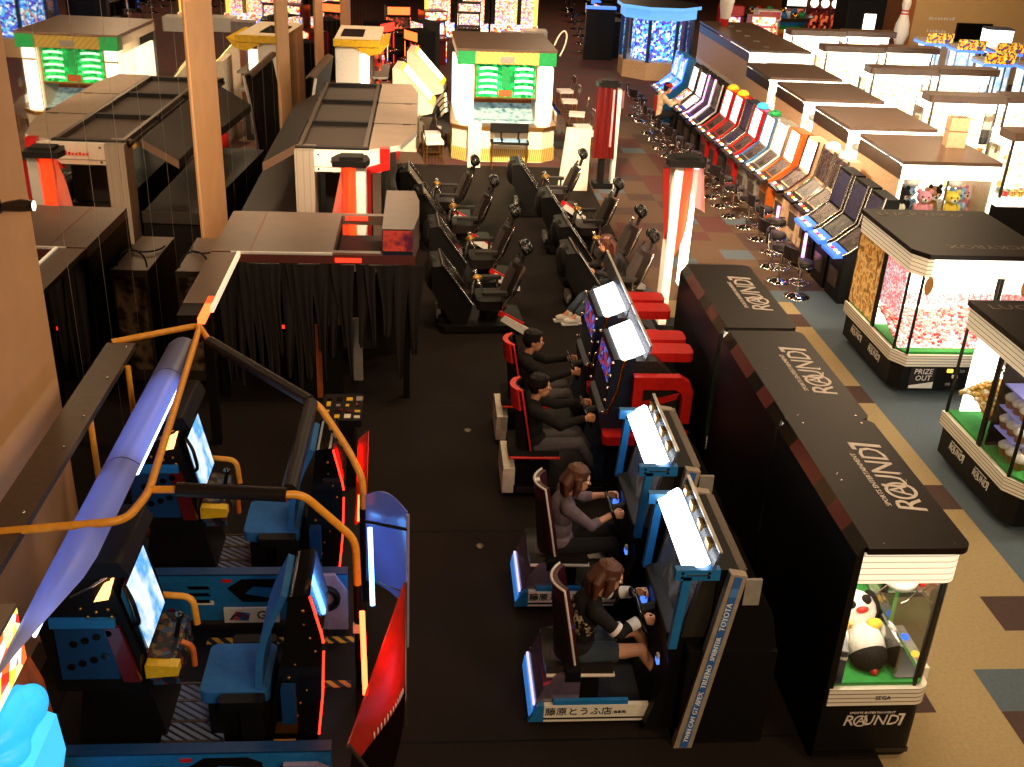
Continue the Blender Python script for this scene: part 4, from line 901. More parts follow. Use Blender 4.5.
# ================================================================ motion chairs in two files
def simchair():
    t = thing('motion_chair', (0, 0, 0), 0, 'x', 'game chair', 'black motion chairs with tilted screens')
    B().slab(-.3, .92, -.4, .4, .03, .12, .1, 'black').build('platform', t, .01)
    e = B().prism([(.62, .3), (1.02, .06), (1.02, .0), (.9, .0), (.56, .22)], -.46, -.42, 'white', 'y').cut().prism([(.56, .36), (.9, .17), (.86, .12), (.52, .30)], -.44, -.40, 'red', 'y').cut(); e.each('end_plate', t)
    B().cyl((.45, 0, .12), (.45, 0, .3), .14, 'black', 14).build('pedestal', t)
    B().slab(.24, .68, -.27, .27, .3, .44, .1, 'leather').build('seat', t, .025)
    bk = lambda u, v: (.66 + .2 * v - .07 * math.sin(PI * u), (-.32 + .64 * u) * (1 - .3 * (2 * v - 1) ** 4 - .05 * v), .44 + .5 * v)
    B().grid(bk, 8, 8, 'leather', -.07).build('backrest', t)
    B().grid(lambda u, v: tuple(V(bk(.18 + .64 * u, .12 + .76 * v)) + V((-.012, 0, 0))), 6, 6, 'seatmesh', .01).build('back_mesh', t)
    fr = B()
    for s in (-1, 1): fr.tube([(.62, s * .31, .38), (.72, s * .335, .55), (.8, s * .335, .75), (.9, s * .27, .96)], .02, 'chrome', 6).cut()
    fr.each('back_rail', t)
    B().tube([(.9, 0, .92), (.95, 0, 1.1)], .03, 'char', 8).build('head_post', t)
    h = B().at(.95, 0, 1.16, ry=-25).ball((0, 0, 0), (.09, .16, .11), 'black_gloss').ball((-.04, .12, 0), (.05, .07, .08), 'black_gloss').ball((-.04, -.12, 0), (.05, .07, .08), 'black_gloss'); h.build('headrest', t, .02)
    ar = B()
    for s in (-1, 1): ar.slab(.3, .66, s * .33 - .045, s * .33 + .045, .56, .61, .03, 'char').cyl((.6, s * .33, .3), (.6, s * .33, .56), .02, 'silver', 8).cut()
    ar.each('armrest', t)
    B().tube([(.15, 0, .12), (.22, 0, .62), (.26, 0, .68)], .035, 'silver', 8).build('stem', t)
    h = B().at(.1, 0, 0).tube([(.16, -.24, .7), (.16, .24, .7)], .024, 'silver', 8).ball((.16, -.25, .7), .04, 'chrome', 10, 6).ball((.16, .25, .7), .04, 'chrome', 10, 6).ball((.16, 0, .7), (.08, .06, .05), 'brass', 10, 6).tube([(.16, .1, .7), (.26, .16, .5)], .012, 'chrome', 6).tube([(.16, -.1, .7), (.26, -.16, .5)], .012, 'chrome', 6); h.build('handlebar', t)
    m = B().prism([(.16, .42), (-.26, 1.0), (-.42, .98), (-.4, .62), (-.12, .12), (.1, .12)], -.33, .33, 'black', 'y'); m.build('screen_housing', t, .03)
    B().add([(.145, -.27, .46), (.145, .27, .46), (-.245, .27, .997), (-.245, -.27, .997)], [(0, 1, 2, 3)], 'black_gloss').build('screen_panel', t)
    r = B()
    for s in (-1, 1): r.tube([(.17, s * .345, .42), (-.25, s * .345, 1.01)], .025, 'chrome', 6).cut()
    r.tube([(-.26, -.345, 1.01), (-.26, .345, 1.01)], .014, 'gunmetal', 6); r.each('screen_rail', t)
    B().ball((-.38, 0, .78), (.12, .3, .24), 'black', 14, 8).build('back_cover', t)
    B().box(-.32, -.26, -.13, .13, .14, .28, 'grey').box(-.3, -.1, -.2, .2, .1, .2, 'black').build('power_box', t)
    return t
sc_ = simchair()
L = [(-.03, 19.1, 0), (.24, 17.7, 2), (.47, 15.95, 3), (.5, 14.2, 4)]
Rr = [(2.05, 19.8, 0), (2.4, 17.7, 2), (2.5, 16.1, 3), (2.46, 14.85, 4)]
o9 = ['first', 'second', 'third', 'last']
for i, (x, y, r) in enumerate(L):
    o = sc_ if i == 0 else copy_tree(sc_)
    o.location = (x, y, .006); o.rotation_euler = (0, 0, math.radians(r)); o['label'] = 'empty black motion chair in the booth-side file, %s from the medal machine' % o9[i]
for i, (x, y, r) in enumerate(Rr):
    copy_tree(sc_, (x, y, .006), r, ('empty black motion chair in the aisle-side file, %s from the medal machine' % o9[i]) if i < 3 else 'black motion chair occupied by the person with long brown hair')

# ================================================================ flag columns
def flagcol(loc, rz, h, label, kind):
    t = thing('flag_column', loc, rz, label, 'light column')
    B().box(-.2, .22, -.16, .16, 0, .12, 'black').build('base', t, .02)
    c = B().prism([(-.25, -.2), (.2, -.22), (.25, .0), (.2, .2), (-.2, .22), (-.28, 0)], h, h + .08, 'black', 'z').prism([(-.16, -.12), (.16, -.12), (.16, .12), (-.16, .12)], h + .08, h + .12, 'black', 'z'); c.build('cap', t)
    if kind == 'white':
        B().box(-.17, -.05, -.14, .14, .12, h, 'white').build('post', t, .01)
        B().box(.08, .17, -.1, .1, .7, h, 'bright').build('light_panel', t, .01)
        B().grid(lambda u, v: (-.05 + .13 * u * (1 - v ** 6), -.13 + .03 * math.sin(6 * u), h - 1.25 * v), 5, 10, 'flame', .006).build('flame_cloth', t)
        B().grid(lambda u, v: (.0 + (.22 + .12 * v) * u, -.16 + .1 * v + .04 * math.sin(9 * u), h - .02 - (.45 + .2 * u) * v), 8, 8, 'silk', .004).build('silk_cloth', t)
        B().grid(lambda u, v: (-.24 - .1 * u * (1 - .6 * v) + .05 * v, -.14 + .02 * math.sin(6 * v), h - .03 - 1.0 * v), 4, 8, 'silk_red', .004).build('red_cloth', t)
    elif kind == 'red':
        B().box(-.1, .02, -.1, .1, .12, h, 'black').build('post', t, .01)
        B().box(.17, .25, -.12, .12, .0, h - .06, 'white').build('post', t, .005)
        B().grid(lambda u, v: (-.26 + .40 * u + .05 * v * (u - .2), -.16 - .025 * math.sin(20 * u), h - 1.45 * v), 20, 8, 'drape', .01).build('red_drape', t)
        B().box(.06, .1, -.2, -.17, .9, h - .05, 'cand_p').build('pale_ribbon', t)
        B().grid(lambda u, v: (.25 + .08 * u, -.05 + .1 * u, h - .1 - .35 * v), 3, 4, 'silk', .004).build('silk_cloth', t)
    else:
        B().box(.06, .2, -.14, .14, .12, h, 'white').build('post', t, .01)
        B().box(-.06, .06, -.02, .06, .5, h - .02, 'neon_amber').build('light_panel', t)
        B().grid(lambda u, v: (-.14 + .2 * u, -.1 + .04 * math.sin(7 * u + 3 * v), h - .02 - 1.3 * v), 8, 10, 'flame', .006).build('flame_cloth', t)
        B().grid(lambda u, v: (-.14 - .22 * u * v, -.1 + .1 * u + .05 * math.sin(5 * v), h - .05 - 1.0 * v * (.6 + .4 * u)), 6, 8, 'silk', .004).build('silk_cloth', t)
        B().grid(lambda u, v: (.21 + .06 * u, -.12 + .03 * math.sin(6 * v), h - .05 - 1.2 * v), 3, 8, 'silk_red', .004).build('red_cloth', t)
    return t
glow('neon_amber', '#ff9a4a', 4.0); mat('drape', '#5e100c', .35, coat=.3)
flagcol((3.56, 14.1, 0), 0, 2.45, 'white column with glowing red cloth behind the black crane machines', 'white')
flagcol((3.72, 21.7, 0), 0, 2.1, 'red draped column standing at the edge of the aisle', 'red')
flagcol((-1.0, 14.55, 0), 0, 2.22, 'orange glowing column in front of the white canopy machine', 'orange')

# ================================================================ canopy machine
t = thing('canopy_machine', (0, 0, 0), 0, 'white-fronted machine under a long beige and dark ribbed canopy roof', 'arcade machine')
B().box(-1.86, -1.58, 15.2, 15.6, 0, 2.22, 'greyrib').build('front_pillar', t, .01)
stripes('greyrib', '#8f8579', '#7d7468', 11, (1, 0, 0), .85)
fa = B().box(-1.58, -.62, 15.22, 15.32, 1.92, 2.22, 'white').box(-1.58, -.62, 15.21, 15.23, 1.985, 1.995, 'grey')
for x in (-1.52,):
    for z in (1.96, 2.17): fa.cyl((x, 15.2, z), (x, 15.22, z), .015, 'char', 8)
fa.build('fascia', t)
B().box(-.64, -.5, 15.19, 15.34, 2.0, 2.28, 'red').prism([(-1.0, 1.86), (-.5, 1.98), (-.5, 2.1), (-.64, 2.06), (-.9, 1.98)], 15.18, 15.26, 'red', 'y').build('red_bracket', t)
b = B(); rr = random.Random(4)
for k in range(9): b.box(-1.35 + .05 * k, -1.35 + .05 * k + .035, 15.214, 15.222, 2.05, 2.05 + rr.uniform(.03, .07), 'red')
b.build('faint_lettering', t)
B().prism([(-1.86, 15.4), (-.8, 15.3), (-.8, 20.4), (-1.86, 20.4)], 2.12, 2.17, 'topdark', 'z').build('roof_panel', t)
mat('topdark', '#3a2d26', .6, var=.1, scale=4)
r_ = B()
for y in (15.4, 17.1, 18.8, 20.3): r_.box(-1.86, -.8, y - .05, y + .05, 2.17, 2.24, 'black').cut()
for x in (-1.8, -.86): r_.box(x - .03, x + .03, 15.4, 20.3, 2.17, 2.25, 'gunmetal').cut()
r_.each('roof_beam', t)
B().prism([(-.8, 15.3), (-.35, 15.6), (-.12, 16.6), (-.12, 19.6), (-.25, 20.4), (-.8, 20.4)], 2.16, 2.24, 'greytop', 'z', 'white').build('roof_wing', t)
j = B()
for y in (17.0, 18.6): j.box(-.8, -.14, y - .012, y + .012, 2.24, 2.246, 'dkbrown').box(-.35, -.22, y - .05, y - .0, 2.24, 2.25, 'char').cut()
j.each('roof_joint', t)
b = B()
for (x, y) in ((-.7, 15.5), (-.6, 20.2), (-1.7, 20.2)): b.box(x - .06, x + .06, y - .06, y + .06, 0, 2.14, 'grey').cut()
b.each('post', t)
B().box(-1.5, -.75, 15.9, 19.8, 0, 1.15, 'black').box(-1.5, -.8, 15.95, 16.0, 1.15, 1.7, 'black').build('cabinet', t, .01)
B().prism([(-2.42, 1.85), (-1.9, 2.15), (-1.9, 2.02), (-2.42, 1.72)], 15.9, 20.0, 'topbrown', 'y', 'char').build('side_roof', t)
tag(B().box(-2.75, -1.92, 15.5, 19.5, 0, 1.15, 'black', 'dkbrown').box(-2.75, -1.92, 15.46, 15.5, 1.0, 1.18, 'char').build('low_cabinet', bev=.01), 'low dark cabinet between the canopy machine and the mirrored wall', 'cabinet')
# tilted mirror and cables beside the pillar
t = thing('floor_fan', (-.45, 14.7, 0), 0, 'curved green and silver stand beside the orange glowing column', 'stand')
B().grid(lambda u, v: (.06 * math.sin(PI * v * .9) + .0, -.1 + .2 * u, .05 + 1.0 * v), 3, 10, 'mgreen', .02).build('arc_panel', t); B().lathe([(.18, 0), (.18, .03), (.05, .06)], 'silver').build('base', t)
b = B().tube(bez((.1, .2, 1.4), (.4, .1, 1.6), (.4, .4, 1.3), (.15, .3, 1.25), 10), .01, 'cream', 5).tube([(0, .1, .06), (.05, .2, 1.45)], .012, 'silver', 6); b.build('cable_loop', t)

# curved black screen wall & yellow-visored white cabinet
t = thing('curved_panel', (-2.2, 20.9, 0), -3, 'tall curved black panel with white edge past the canopy roof', 'panel')
cv = lambda v: (-.55 * (1 - v) ** 2 + .25 * v, .35 + 1.9 * v)
B().grid(lambda u, v: (.22 * v * v - .1, 2.6 * u, .0 + 2.2 * v), 4, 12, 'black_matte', .06).build('shell', t)
B().tube([(.22 * (k / 12) ** 2 - .1, -.01, 2.2 * k / 12) for k in range(13)], .03, 'white', 6).build('edge', t)
B().grid(lambda u, v: (.12 - .2 * v, 2.6 * u, 2.2 + .05 * math.sin(PI * v)), 4, 4, 'topbrown', .03).build('top_cap', t)
t = thing('visor_cabinet', (-2.0, 24.5, 0), 0, 'white cabinet with a yellow visor roof and bright light tubes', 'arcade machine')
B().box(0, .55, 0, 2.3, 0, 2.3, 'white').build('body', t, .02); B().box(-.02, 1.0, -.02, 2.3, 2.3, 2.4, 'cream').box(.1, .6, .5, 1.6, 2.4, 2.42, 'dkbrown').build('roof', t, .01)
B().prism([(.4, 2.28), (1.0, 2.3), (1.2, 2.36), (1.02, 2.14), (.75, 2.08)], -.1, 1.6, 'yel2', 'y').box(-.02, 1.0, -.14, -.02, 2.27, 2.42, 'yel2').build('visor', t, .01)
b = B()
for x in (.61, .71): b.box(x - .04, x + .04, .0, .08, .6, 2.1, 'bright2').cut()
b.each('light_tube', t)
B().box(.56, 1.0, .35, 2.2, 0, .75, 'black').box(.58, .95, 1.2, 2.2, .75, 2.0, 'scr_red').box(.78, .82, .1, 2.2, .2, 2.1, 'gunmetal').build('open_side', t)
b = B()
for z in (1.1, 1.5): b.box(.8, 1.15, .4, 2.1, z, z + .05, 'grey').cut()
b.each('shelf', t)
t = thing('red_stool', (-.75, 23.6, 0), 0, 'red round stool under the shelves of the yellow-visored cabinet', 'stool')
B().lathe([(.17, 0), (.2, .1), (.2, .4), (.16, .5)], 'red', n=14).build('body', t); B().lathe([(.2, .5), (.22, .55), (0, .58)], 'redseat', n=14).build('seat', t)
# slanted medal games
for i, (x, y, l) in enumerate(((-.28, 24.3, 'white slanted medal game with yellow edged screen nearer the canopy roof'), (.0, 26.7, 'white slanted medal game with yellow edged screen behind its neighbour'))):
    t = thing('slanted_game', (x, y, 0), -5, l, 'arcade machine', 'slanted medal games')
    B().prism([(-.45, 0), (-.45, 1.85), (-.3, 1.85), (.45, 1.05), (.45, .9), (.1, .8), (.1, 0)], 0, 1.0, 'cream', 'y').build('body', t, .01)
    B().add([(-.27, .04, 1.84), (.45, .04, 1.07), (.45, .96, 1.07), (-.27, .96, 1.84)], [(0, 1, 2, 3)], 'led_y2').add([(-.22, .12, 1.80), (.38, .12, 1.158), (.38, .88, 1.158), (-.22, .88, 1.80)], [(0, 1, 2, 3)], 'scr_hot').build('screen', t)
    B().box(.1, .5, .05, .95, .8, .9, 'black').build('ledge', t, .02)
glow('led_y2', '#e8d820', 1.0)

# ================================================================ curtained booth
t = thing('curtain_booth', (0, 0, 0), 0, 'dark booth with a flat brown roof and torn black strip curtains', 'booth')
B().box(-2.42, -1.05, 11.75, 13.3, 1.78, 1.9, 'topbrown').box(-1.05, -.5, 11.75, 11.84, 1.78, 1.9, 'topbrown').box(-1.05, -.5, 13.2, 13.3, 1.78, 1.9, 'topbrown').build('roof', t)
B().box(-2.43, -.1, 11.72, 11.75, 1.78, 1.89, 'fasc').build('fascia', t); B().box(-2.2, -1.05, 11.716, 11.75, 1.88, 1.905, 'white').build('edge_strip', t); B().box(-2.0, -1.985, 11.75, 13.3, 1.9, 1.903, 'fasc').build('roof_seam', t); B().box(-1.05, -.5, 11.84, 13.2, 1.6, 1.64, 'black').build('dark_sheet', t)  # black sheet added under the roof opening to keep it dark
mat('fasc', '#6a332a', .45)
B().box(-1.02, -.72, 11.71, 11.72, 1.80, 1.85, 'led_r').cut().box(-1.0, -.72, 13.18, 13.2, 1.84, 1.89, 'led_r').each('red_sign', t)
B().prism([(-.48, 11.75), (-.12, 11.75), (-.06, 12.3), (-.06, 12.9), (-.12, 13.35), (-.48, 13.35)], 1.8, 2.2, 'topbrown', 'z').build('tall_box', t, .01)
B().box(-.47, -.13, 11.735, 11.755, 1.94, 2.18, 'refl_redpanel').box(-.47, -.13, 11.73, 11.75, 1.88, 1.94, 'navy').build('red_panel', t)
screen('refl_redpanel', ['#3a1822', '#5a2028', '#c04028', '#3a1a30'], .5, 5, kind='noise')  # red reflection on the panel, put into its own glowing colours
pl = B()
for (x, y) in ((-2.38, 11.8), (-.2, 11.82), (-2.38, 13.25), (-.2, 13.3)): pl.box(x - .04, x + .04, y - .04, y + .04, 0, 1.78, 'black').cut()
pl.each('post', t)
B().box(-2.42, -2.38, 11.8, 13.3, 0, 1.78, 'black').build('side_wall', t)
B().box(-2.4, -.15, 13.28, 13.32, 0, 1.2, 'char').build('back_wall', t)
rr = random.Random(6); cu = B()
x = -2.38
while x < -.16:
    w = rr.uniform(.12, .22); L_ = rr.uniform(1.1, 1.72) if x < -.95 else rr.uniform(.7, 1.6); ph = rr.uniform(0, 6); fw = .08 + .3 * rr.random()
    cu.grid(lambda u, v, x=x, w=w, L_=L_, ph=ph, fw=fw: (x + w * (.5 + (u - .5) * (1 - (1 - fw) * v)) + .02 * math.sin(3 * v + ph), 11.695 + .02 * math.sin(9 * u + ph) * (.5 + v) + .025 * math.sin(4 * v + ph), 1.78 - L_ * v * (1 - .12 * abs(u - .5))), 5, 10, 'curtain', .005).cut()
    x += w * (.55 if x < -.95 else .9)
cu.each('curtain_strip', t)
cu = B(); y = 11.85
while y < 13.2:
    w = rr.uniform(.08, .14); L_ = rr.uniform(.8, 1.5); ph = rr.uniform(0, 6)
    cu.grid(lambda u, v, y=y, w=w, L_=L_, ph=ph: (-.13 + .02 * math.sin(6 * u + ph), y + w * u * (1 - .4 * v), 1.78 - L_ * v), 3, 6, 'curtain', .006).cut(); y += w * 1.3
cu.each('curtain_strip', t)
t = thing('shooting_cabinet', (-1.55, 12.5, .0), 0, 'dark cabinet with red lights inside the curtained booth', 'arcade machine')
B().prism([(-.3, 0), (-.3, .9), (-.1, 1.25), (.3, 1.3), (.3, 0)], -.35, .35, 'black_gloss', 'y').build('body', t, .01)
b = B()
for k in range(4): b.box(-.28 + .1 * k, -.22 + .1 * k, -.37, -.355, .7 + .08 * (k % 2), .74 + .08 * (k % 2), 'led_r').cut()
b.each('red_light', t)
tag(B().box(-.06, .06, -.03, .03, 0, .85, 'grey').build('white_column', bev=.01), 'slim pale column glimpsed between the booth curtains', 'column').location = (-.82, 12.3, .006)
t = thing('amber_cabinet', (-1.3, 12.0, .006), 8, 'narrow dark cabinet with brown strip and red display before the booth curtains', 'cabinet')
B().box(-.3, .3, -.2, .2, 0, .95, 'black').build('body', t, .02); B().box(-.02, .05, -.22, -.2, 0, .98, 'brownorange').build('strip', t); B().box(-.24, -.1, -.215, -.2, .75, .88, 'led_r').build('display', t)
# glass display case by the mirror
t = thing('display_case', (-2.94, 12.15, 0), 0, 'brown glass-fronted display case with looped cables on top by the mirrored wall', 'cabinet')
B().box(0, .42, 0, 1.3, 0, 1.48, 'dkbrown', 'topbrown').build('body', t, .01)
B().box(-.005, .43, -.01, .02, .05, 1.5, 'gunmetal').box(.03, .4, -.02, -.005, .2, 1.42, 'scr_case').build('glass_front', t)
screen('scr_case', ['#1d1510', '#3a2c20', '#8a7258', '#2a2018'], 0.0, 5, kind='noise')
B().tube(bez((.02, .1, 1.5), (.05, .2, 1.75), (.35, .2, 1.75), (.38, .1, 1.5), 10), .012, 'black', 5).cut().tube(bez((.02, .9, 1.5), (.0, .5, 1.52), (.4, .5, 1.52), (.42, .9, 1.5), 10), .012, 'black', 5).each('cable', t)
# ================================================================ people
def remesh(o, vox, sm=3):
    m = o.modifiers.new('remesh', 'REMESH'); m.mode = 'VOXEL'; m.voxel_size = vox; m.use_smooth_shade = True
    if sm: k = o.modifiers.new('smooth', 'SMOOTH'); k.factor = .5; k.iterations = sm
    return o
def limb(b, pts, rr, m):
    b.tube(pts, rr, m, 10)
    for p, r in zip(pts, rr): b.ball(p, r, m, 10, 7)
    return b
def person(loc, rz, label, top, bottom, hair, hairstyle, sleeve='long', shorts=False, lean=0.0, head_tilt=0.0, hands=None, knees=None, feet=None, shoes='cloth_k', s=1.0, turn=0, extra=None):
    """seated, facing local +x; origin on the floor under the hips, seat top at z .42"""
    t = thing('person', loc, rz, label, 'person')
    hx = lean
    pel = (0, 0, .52); ch = (-.05 + hx * .6, 0, .86); nk = (-.03 + hx, 0, 1.03); hd = V((.01 + hx * 1.25, 0, 1.165))
    sh = [(-.05 + hx * .9, q * .175, .97) for q in (-1, 1)]
    hands = hands or [(.47, -.16, .86), (.47, .16, .86)]
    el = [tuple((V(sh[i]) + V(hands[i])) / 2 + V((-.03, (-1, 1)[i] * .07, -.10))) for i in range(2)]
    kn = knees or [(.47, -.12, .56), (.47, .12, .56)]
    ft = feet or [(.72, -.11, .17), (.72, .11, .17)]
    hp = [(0.02, q * .09, .5) for q in (-1, 1)]
    sk = 'skin'; b = B()
    b.ball(pel, (.115, .155, .105), sk).ball((-.03 + hx * .3, 0, .68), (.09, .125, .15), sk).ball(ch, (.1, .145, .16), sk)
    limb(b, sh, [.055, .055], sk); limb(b, [ch, nk, tuple(hd - V((0, 0, .05)))], [.07, .05, .05], sk)
    H = Matrix.Translation(hd) @ Matrix.Rotation(math.radians(turn), 4, 'Z') @ Matrix.Rotation(math.radians(head_tilt), 4, 'Y')
    b.M = H
    b.ball((0, 0, .02), (.095, .077, .105), sk, 18, 12).ball((.03, 0, -.05), (.066, .058, .068), sk).ball((.055, 0, -.085), (.03, .03, .025), sk).tube([(.085, 0, .015), (.108, 0, -.022)], [.009, .015], sk, 8).ball((.108, 0, -.022), .015, sk, 8, 6)
    b.tube([(.082, -.05, .035), (.092, 0, .04), (.082, .05, .035)], .012, sk, 8)
    for q in (-1, 1): b.ball((-.005, q * .078, -.005), (.022, .012, .032), sk, 10, 7)
    b.M = Matrix()
    for i, q in enumerate((-1, 1)):
        w = V(hands[i]) - V((.075, 0, 0)); limb(b, [sh[i], el[i], tuple(w)], [.052, .04, .028], sk)
        b.ball(tuple(w + V((.04, 0, 0))), (.045, .019, .042), sk, 10, 8)
        for k in range(4):
            z = (k - 1.5) * .0225; f0 = w + V((.07, 0, z)); L = (.026, .03, .029, .023)[k]
            p = [f0, f0 + V((L, q * .004, 0)), f0 + V((L * 1.5, -q * L * .8, -.003)), f0 + V((L * .9, -q * L * 1.55, -.004))]
            limb(b, [tuple(x) for x in p], [.0098, .009, .0085, .0078], sk)
        f0 = w + V((.025, -q * .006, .03)); limb(b, [tuple(f0), tuple(f0 + V((.028, -q * .016, .018))), tuple(f0 + V((.055, -q * .026, .008)))], [.012, .0105, .009], sk)
        limb(b, [hp[i], kn[i], ft[i]], [.08, .055, .04], sk)
        a = V(ft[i]); d = (a - V(kn[i])); fx = .17
        b.tube([tuple(a), tuple(a + V((.06, 0, -.07))), tuple(a + V((fx, 0, -.09)))], [.042, .045, .035], sk, 8)
    remesh(b.build('body', t), .0068, 2)
    e = B(); e.M = H
    for q in (-1, 1): e.ball((.083, q * .033, .008), (.012, .016, .011), 'eyew', 10, 8).ball((.092, q * .033, .008), (.006, .008, .008), 'hair_k', 8, 6).cut()
    e.each('eye', t)
    l = B(); l.M = H; l.ball((.09, 0, -.058), (.012, .026, .009), 'lip', 10, 6); l.build('mouth', t)
    # clothes
    c = B(); m = top
    c.ball((0, 0, .56), (.135, .175, .11), m).ball((-.03 + hx * .3, 0, .7), (.115, .15, .16), m).ball(ch, (.122, .17, .17), m); limb(c, sh, [.07, .07], m)
    for i in range(2):
        w = V(hands[i]) - V((.085, 0, 0)); E_ = V(el[i])
        if sleeve == 'long': limb(c, [sh[i], el[i], tuple(E_.lerp(w, .93))], [.068, .056, .042], m)
        else: limb(c, [sh[i], el[i], tuple(E_.lerp(w, .3))], [.066, .054, .046], m)
    limb(c, [ch, tuple(V(ch).lerp(V(nk), .75))], [.1, .062], m)
    remesh(c.build('shirt', t), .009, 4)
    c = B(); m = bottom
    c.ball((0.01, 0, .5), (.14, .18, .105), m)
    for i in range(2):
        if shorts: limb(c, [hp[i], tuple(V(hp[i]).lerp(V(kn[i]), .5))], [.1, .088], m)
        else: limb(c, [hp[i], kn[i], tuple(V(kn[i]).lerp(V(ft[i]), .96))], [.098, .072, .056], m)
    remesh(c.build('trousers' if not shorts else 'shorts', t), .009, 4)
    for i in range(2):
        a = V(ft[i]); c = B(); c.tube([tuple(a + V((-.05, 0, -.09))), tuple(a + V((.05, 0, -.085))), tuple(a + V((.14, 0, -.095))), tuple(a + V((.2, 0, -.1)))], [.045, .052, .05, .036], shoes, 10)
        limb(c, [tuple(a + V((0, 0, -.03))), tuple(a + V((-.01, 0, -.1)))], [.052, .05], shoes).box(a.x - .07, a.x + .23, a.y - .045, a.y + .045, a.z - .15, a.z - .125, 'white' if shoes == 'cloth_white' else 'rubber')
        remesh(c.build('shoe', t), .009, 2) if shoes != 'cloth_white' else c.build('shoe', t)
    # hair
    h = B(); h.M = H; rr = random.Random(len(label))
    h.ball((-.018, 0, .045), (.105, .09, .1), hair, 18, 12)
    if hairstyle == 'short': h.ball((-.05, 0, -.005), (.065, .08, .08), hair).ball((.05, 0, .095), (.05, .06, .028), hair)
    else:
        Lh = {'bob': .12, 'long': .26}[hairstyle]
        for q in (-1, 1): h.tube([(-.0, q * .072, .05), (.01, q * .09, -.04), (-.0, q * .085, -.04 - Lh * .7)], [.035, .036, .022], hair, 10)
        h.tube([(-.05, 0, .05), (-.085, 0, -.04), (-.08, 0, -.05 - Lh)], [.08, .085, .05], hair, 12)
        for k in range(7): a = -1.2 + .4 * k; h.tube([(-.06, .03 * a, .08), (-.1, .075 * a, -.02), (-.085 + .012 * abs(a), .085 * a, -.06 - Lh - rr.uniform(0, .03))], [.04, .038, .014], hair, 8)
        h.tube([(.03, -.05, .1), (.075, -.0, .09), (.08, .05, .06)], [.03, .022, .015], hair, 8)
    for k in range(22):
        a = 2 * PI * k / 22; r0 = rr.uniform(.02, .05); z1 = rr.uniform(-.0, .03)
        if abs(math.sin(a)) < .5 and math.cos(a) > 0: z1 = .075
        h.tube([(-.02 + r0 * math.cos(a), r0 * math.sin(a), .143), (-.02 + .085 * math.cos(a), .075 * math.sin(a), .11), (-.02 + .108 * math.cos(a), .093 * math.sin(a), z1)], [.012, .014, .007], hair, 6)
    remesh(h.build('hair', t), .0065, 1)
    if extra: extra(t, H, el, hands, sh, ch)
    return t

# ================================================================ racing cabinets, driver faces +x
def bucket(t, shell, edge, pad, head=None, dx=0, dy=0):
    n0 = set(t.children)
    def back(u, v):   # u across, v up
        c = 2 * u - 1
        w = .25 * (1 - .28 * max(0, v - .55) / .45) * (1 - .12 * (1 - v))
        return (.95 - .07 * v + .15 * c * c * (1 - .45 * v), c * w, .40 + .78 * v)
    B().grid(back, 12, 12, shell, -.05).build('seat_shell', t)
    p = B().grid(lambda u, v: tuple(V(back(.1 + .8 * u, .04 + .80 * v)) + V((.02, 0, 0))), 10, 10, pad, .02); p.build('back_pad', t)
    B().tube([back(0, k / 10) for k in range(11)] + [back(k / 8, 1) for k in range(1, 8)] + [back(1, 1 - k / 10) for k in range(11)], .011, edge, 6).build('piping', t)
    if head: B().grid(lambda u, v: tuple(V(back(.06 + .88 * u, .72 + .29 * v)) + V((-.03 + .06 * 0, 0, 0))), 8, 4, head, -.035).grid(lambda u, v: tuple(V(back(.06 + .88 * u, .72 + .29 * v)) + V((.03, 0, 0))), 8, 4, head, .02).build('head_pad', t)
    def pan(u, v):
        c = 2 * u - 1
        return (.86 + .52 * v, c * .26, .38 + .07 * c * c * (1 - .5 * v) + .03 * v)
    B().grid(pan, 10, 8, pad, .07).build('seat_pan', t)
    B().tube([pan(0, k / 6) for k in range(7)] + [pan(k / 6, 1) for k in range(1, 6)] + [pan(1, 1 - k / 6) for k in range(7)], .016, edge, 6).build('pan_piping', t)
    B().slab(.95, 1.3, -.18, .18, .1, .33, .05, 'black').build('seat_rail', t, .01)
    for o in set(t.children) - n0: o.location = (dx, dy, 0)
def wheel(t, x=1.70, z=.86, rim='black_gloss', y=0):
    M0 = Matrix.Translation((x, y, z)) @ Matrix.Rotation(math.radians(-22), 4, 'Y')
    w = B(); w.M = M0; w.ring((0, 0, 0), .165, .017, rim, 28, 8, 'x').cyl((-.01, 0, 0), (.03, 0, 0), .05, 'char', 14)
    for a in (0, 2.6, 3.68): w.tube([(0, 0, 0), (0, .155 * math.cos(a), .155 * math.sin(a))], .014, 'char', 6)
    w.build('steering_wheel', t)
    c = B(); c.M = M0; c.cyl((.02, 0, 0), (.2, 0, -.02), .045, 'black', 12); c.build('wheel_column', t)

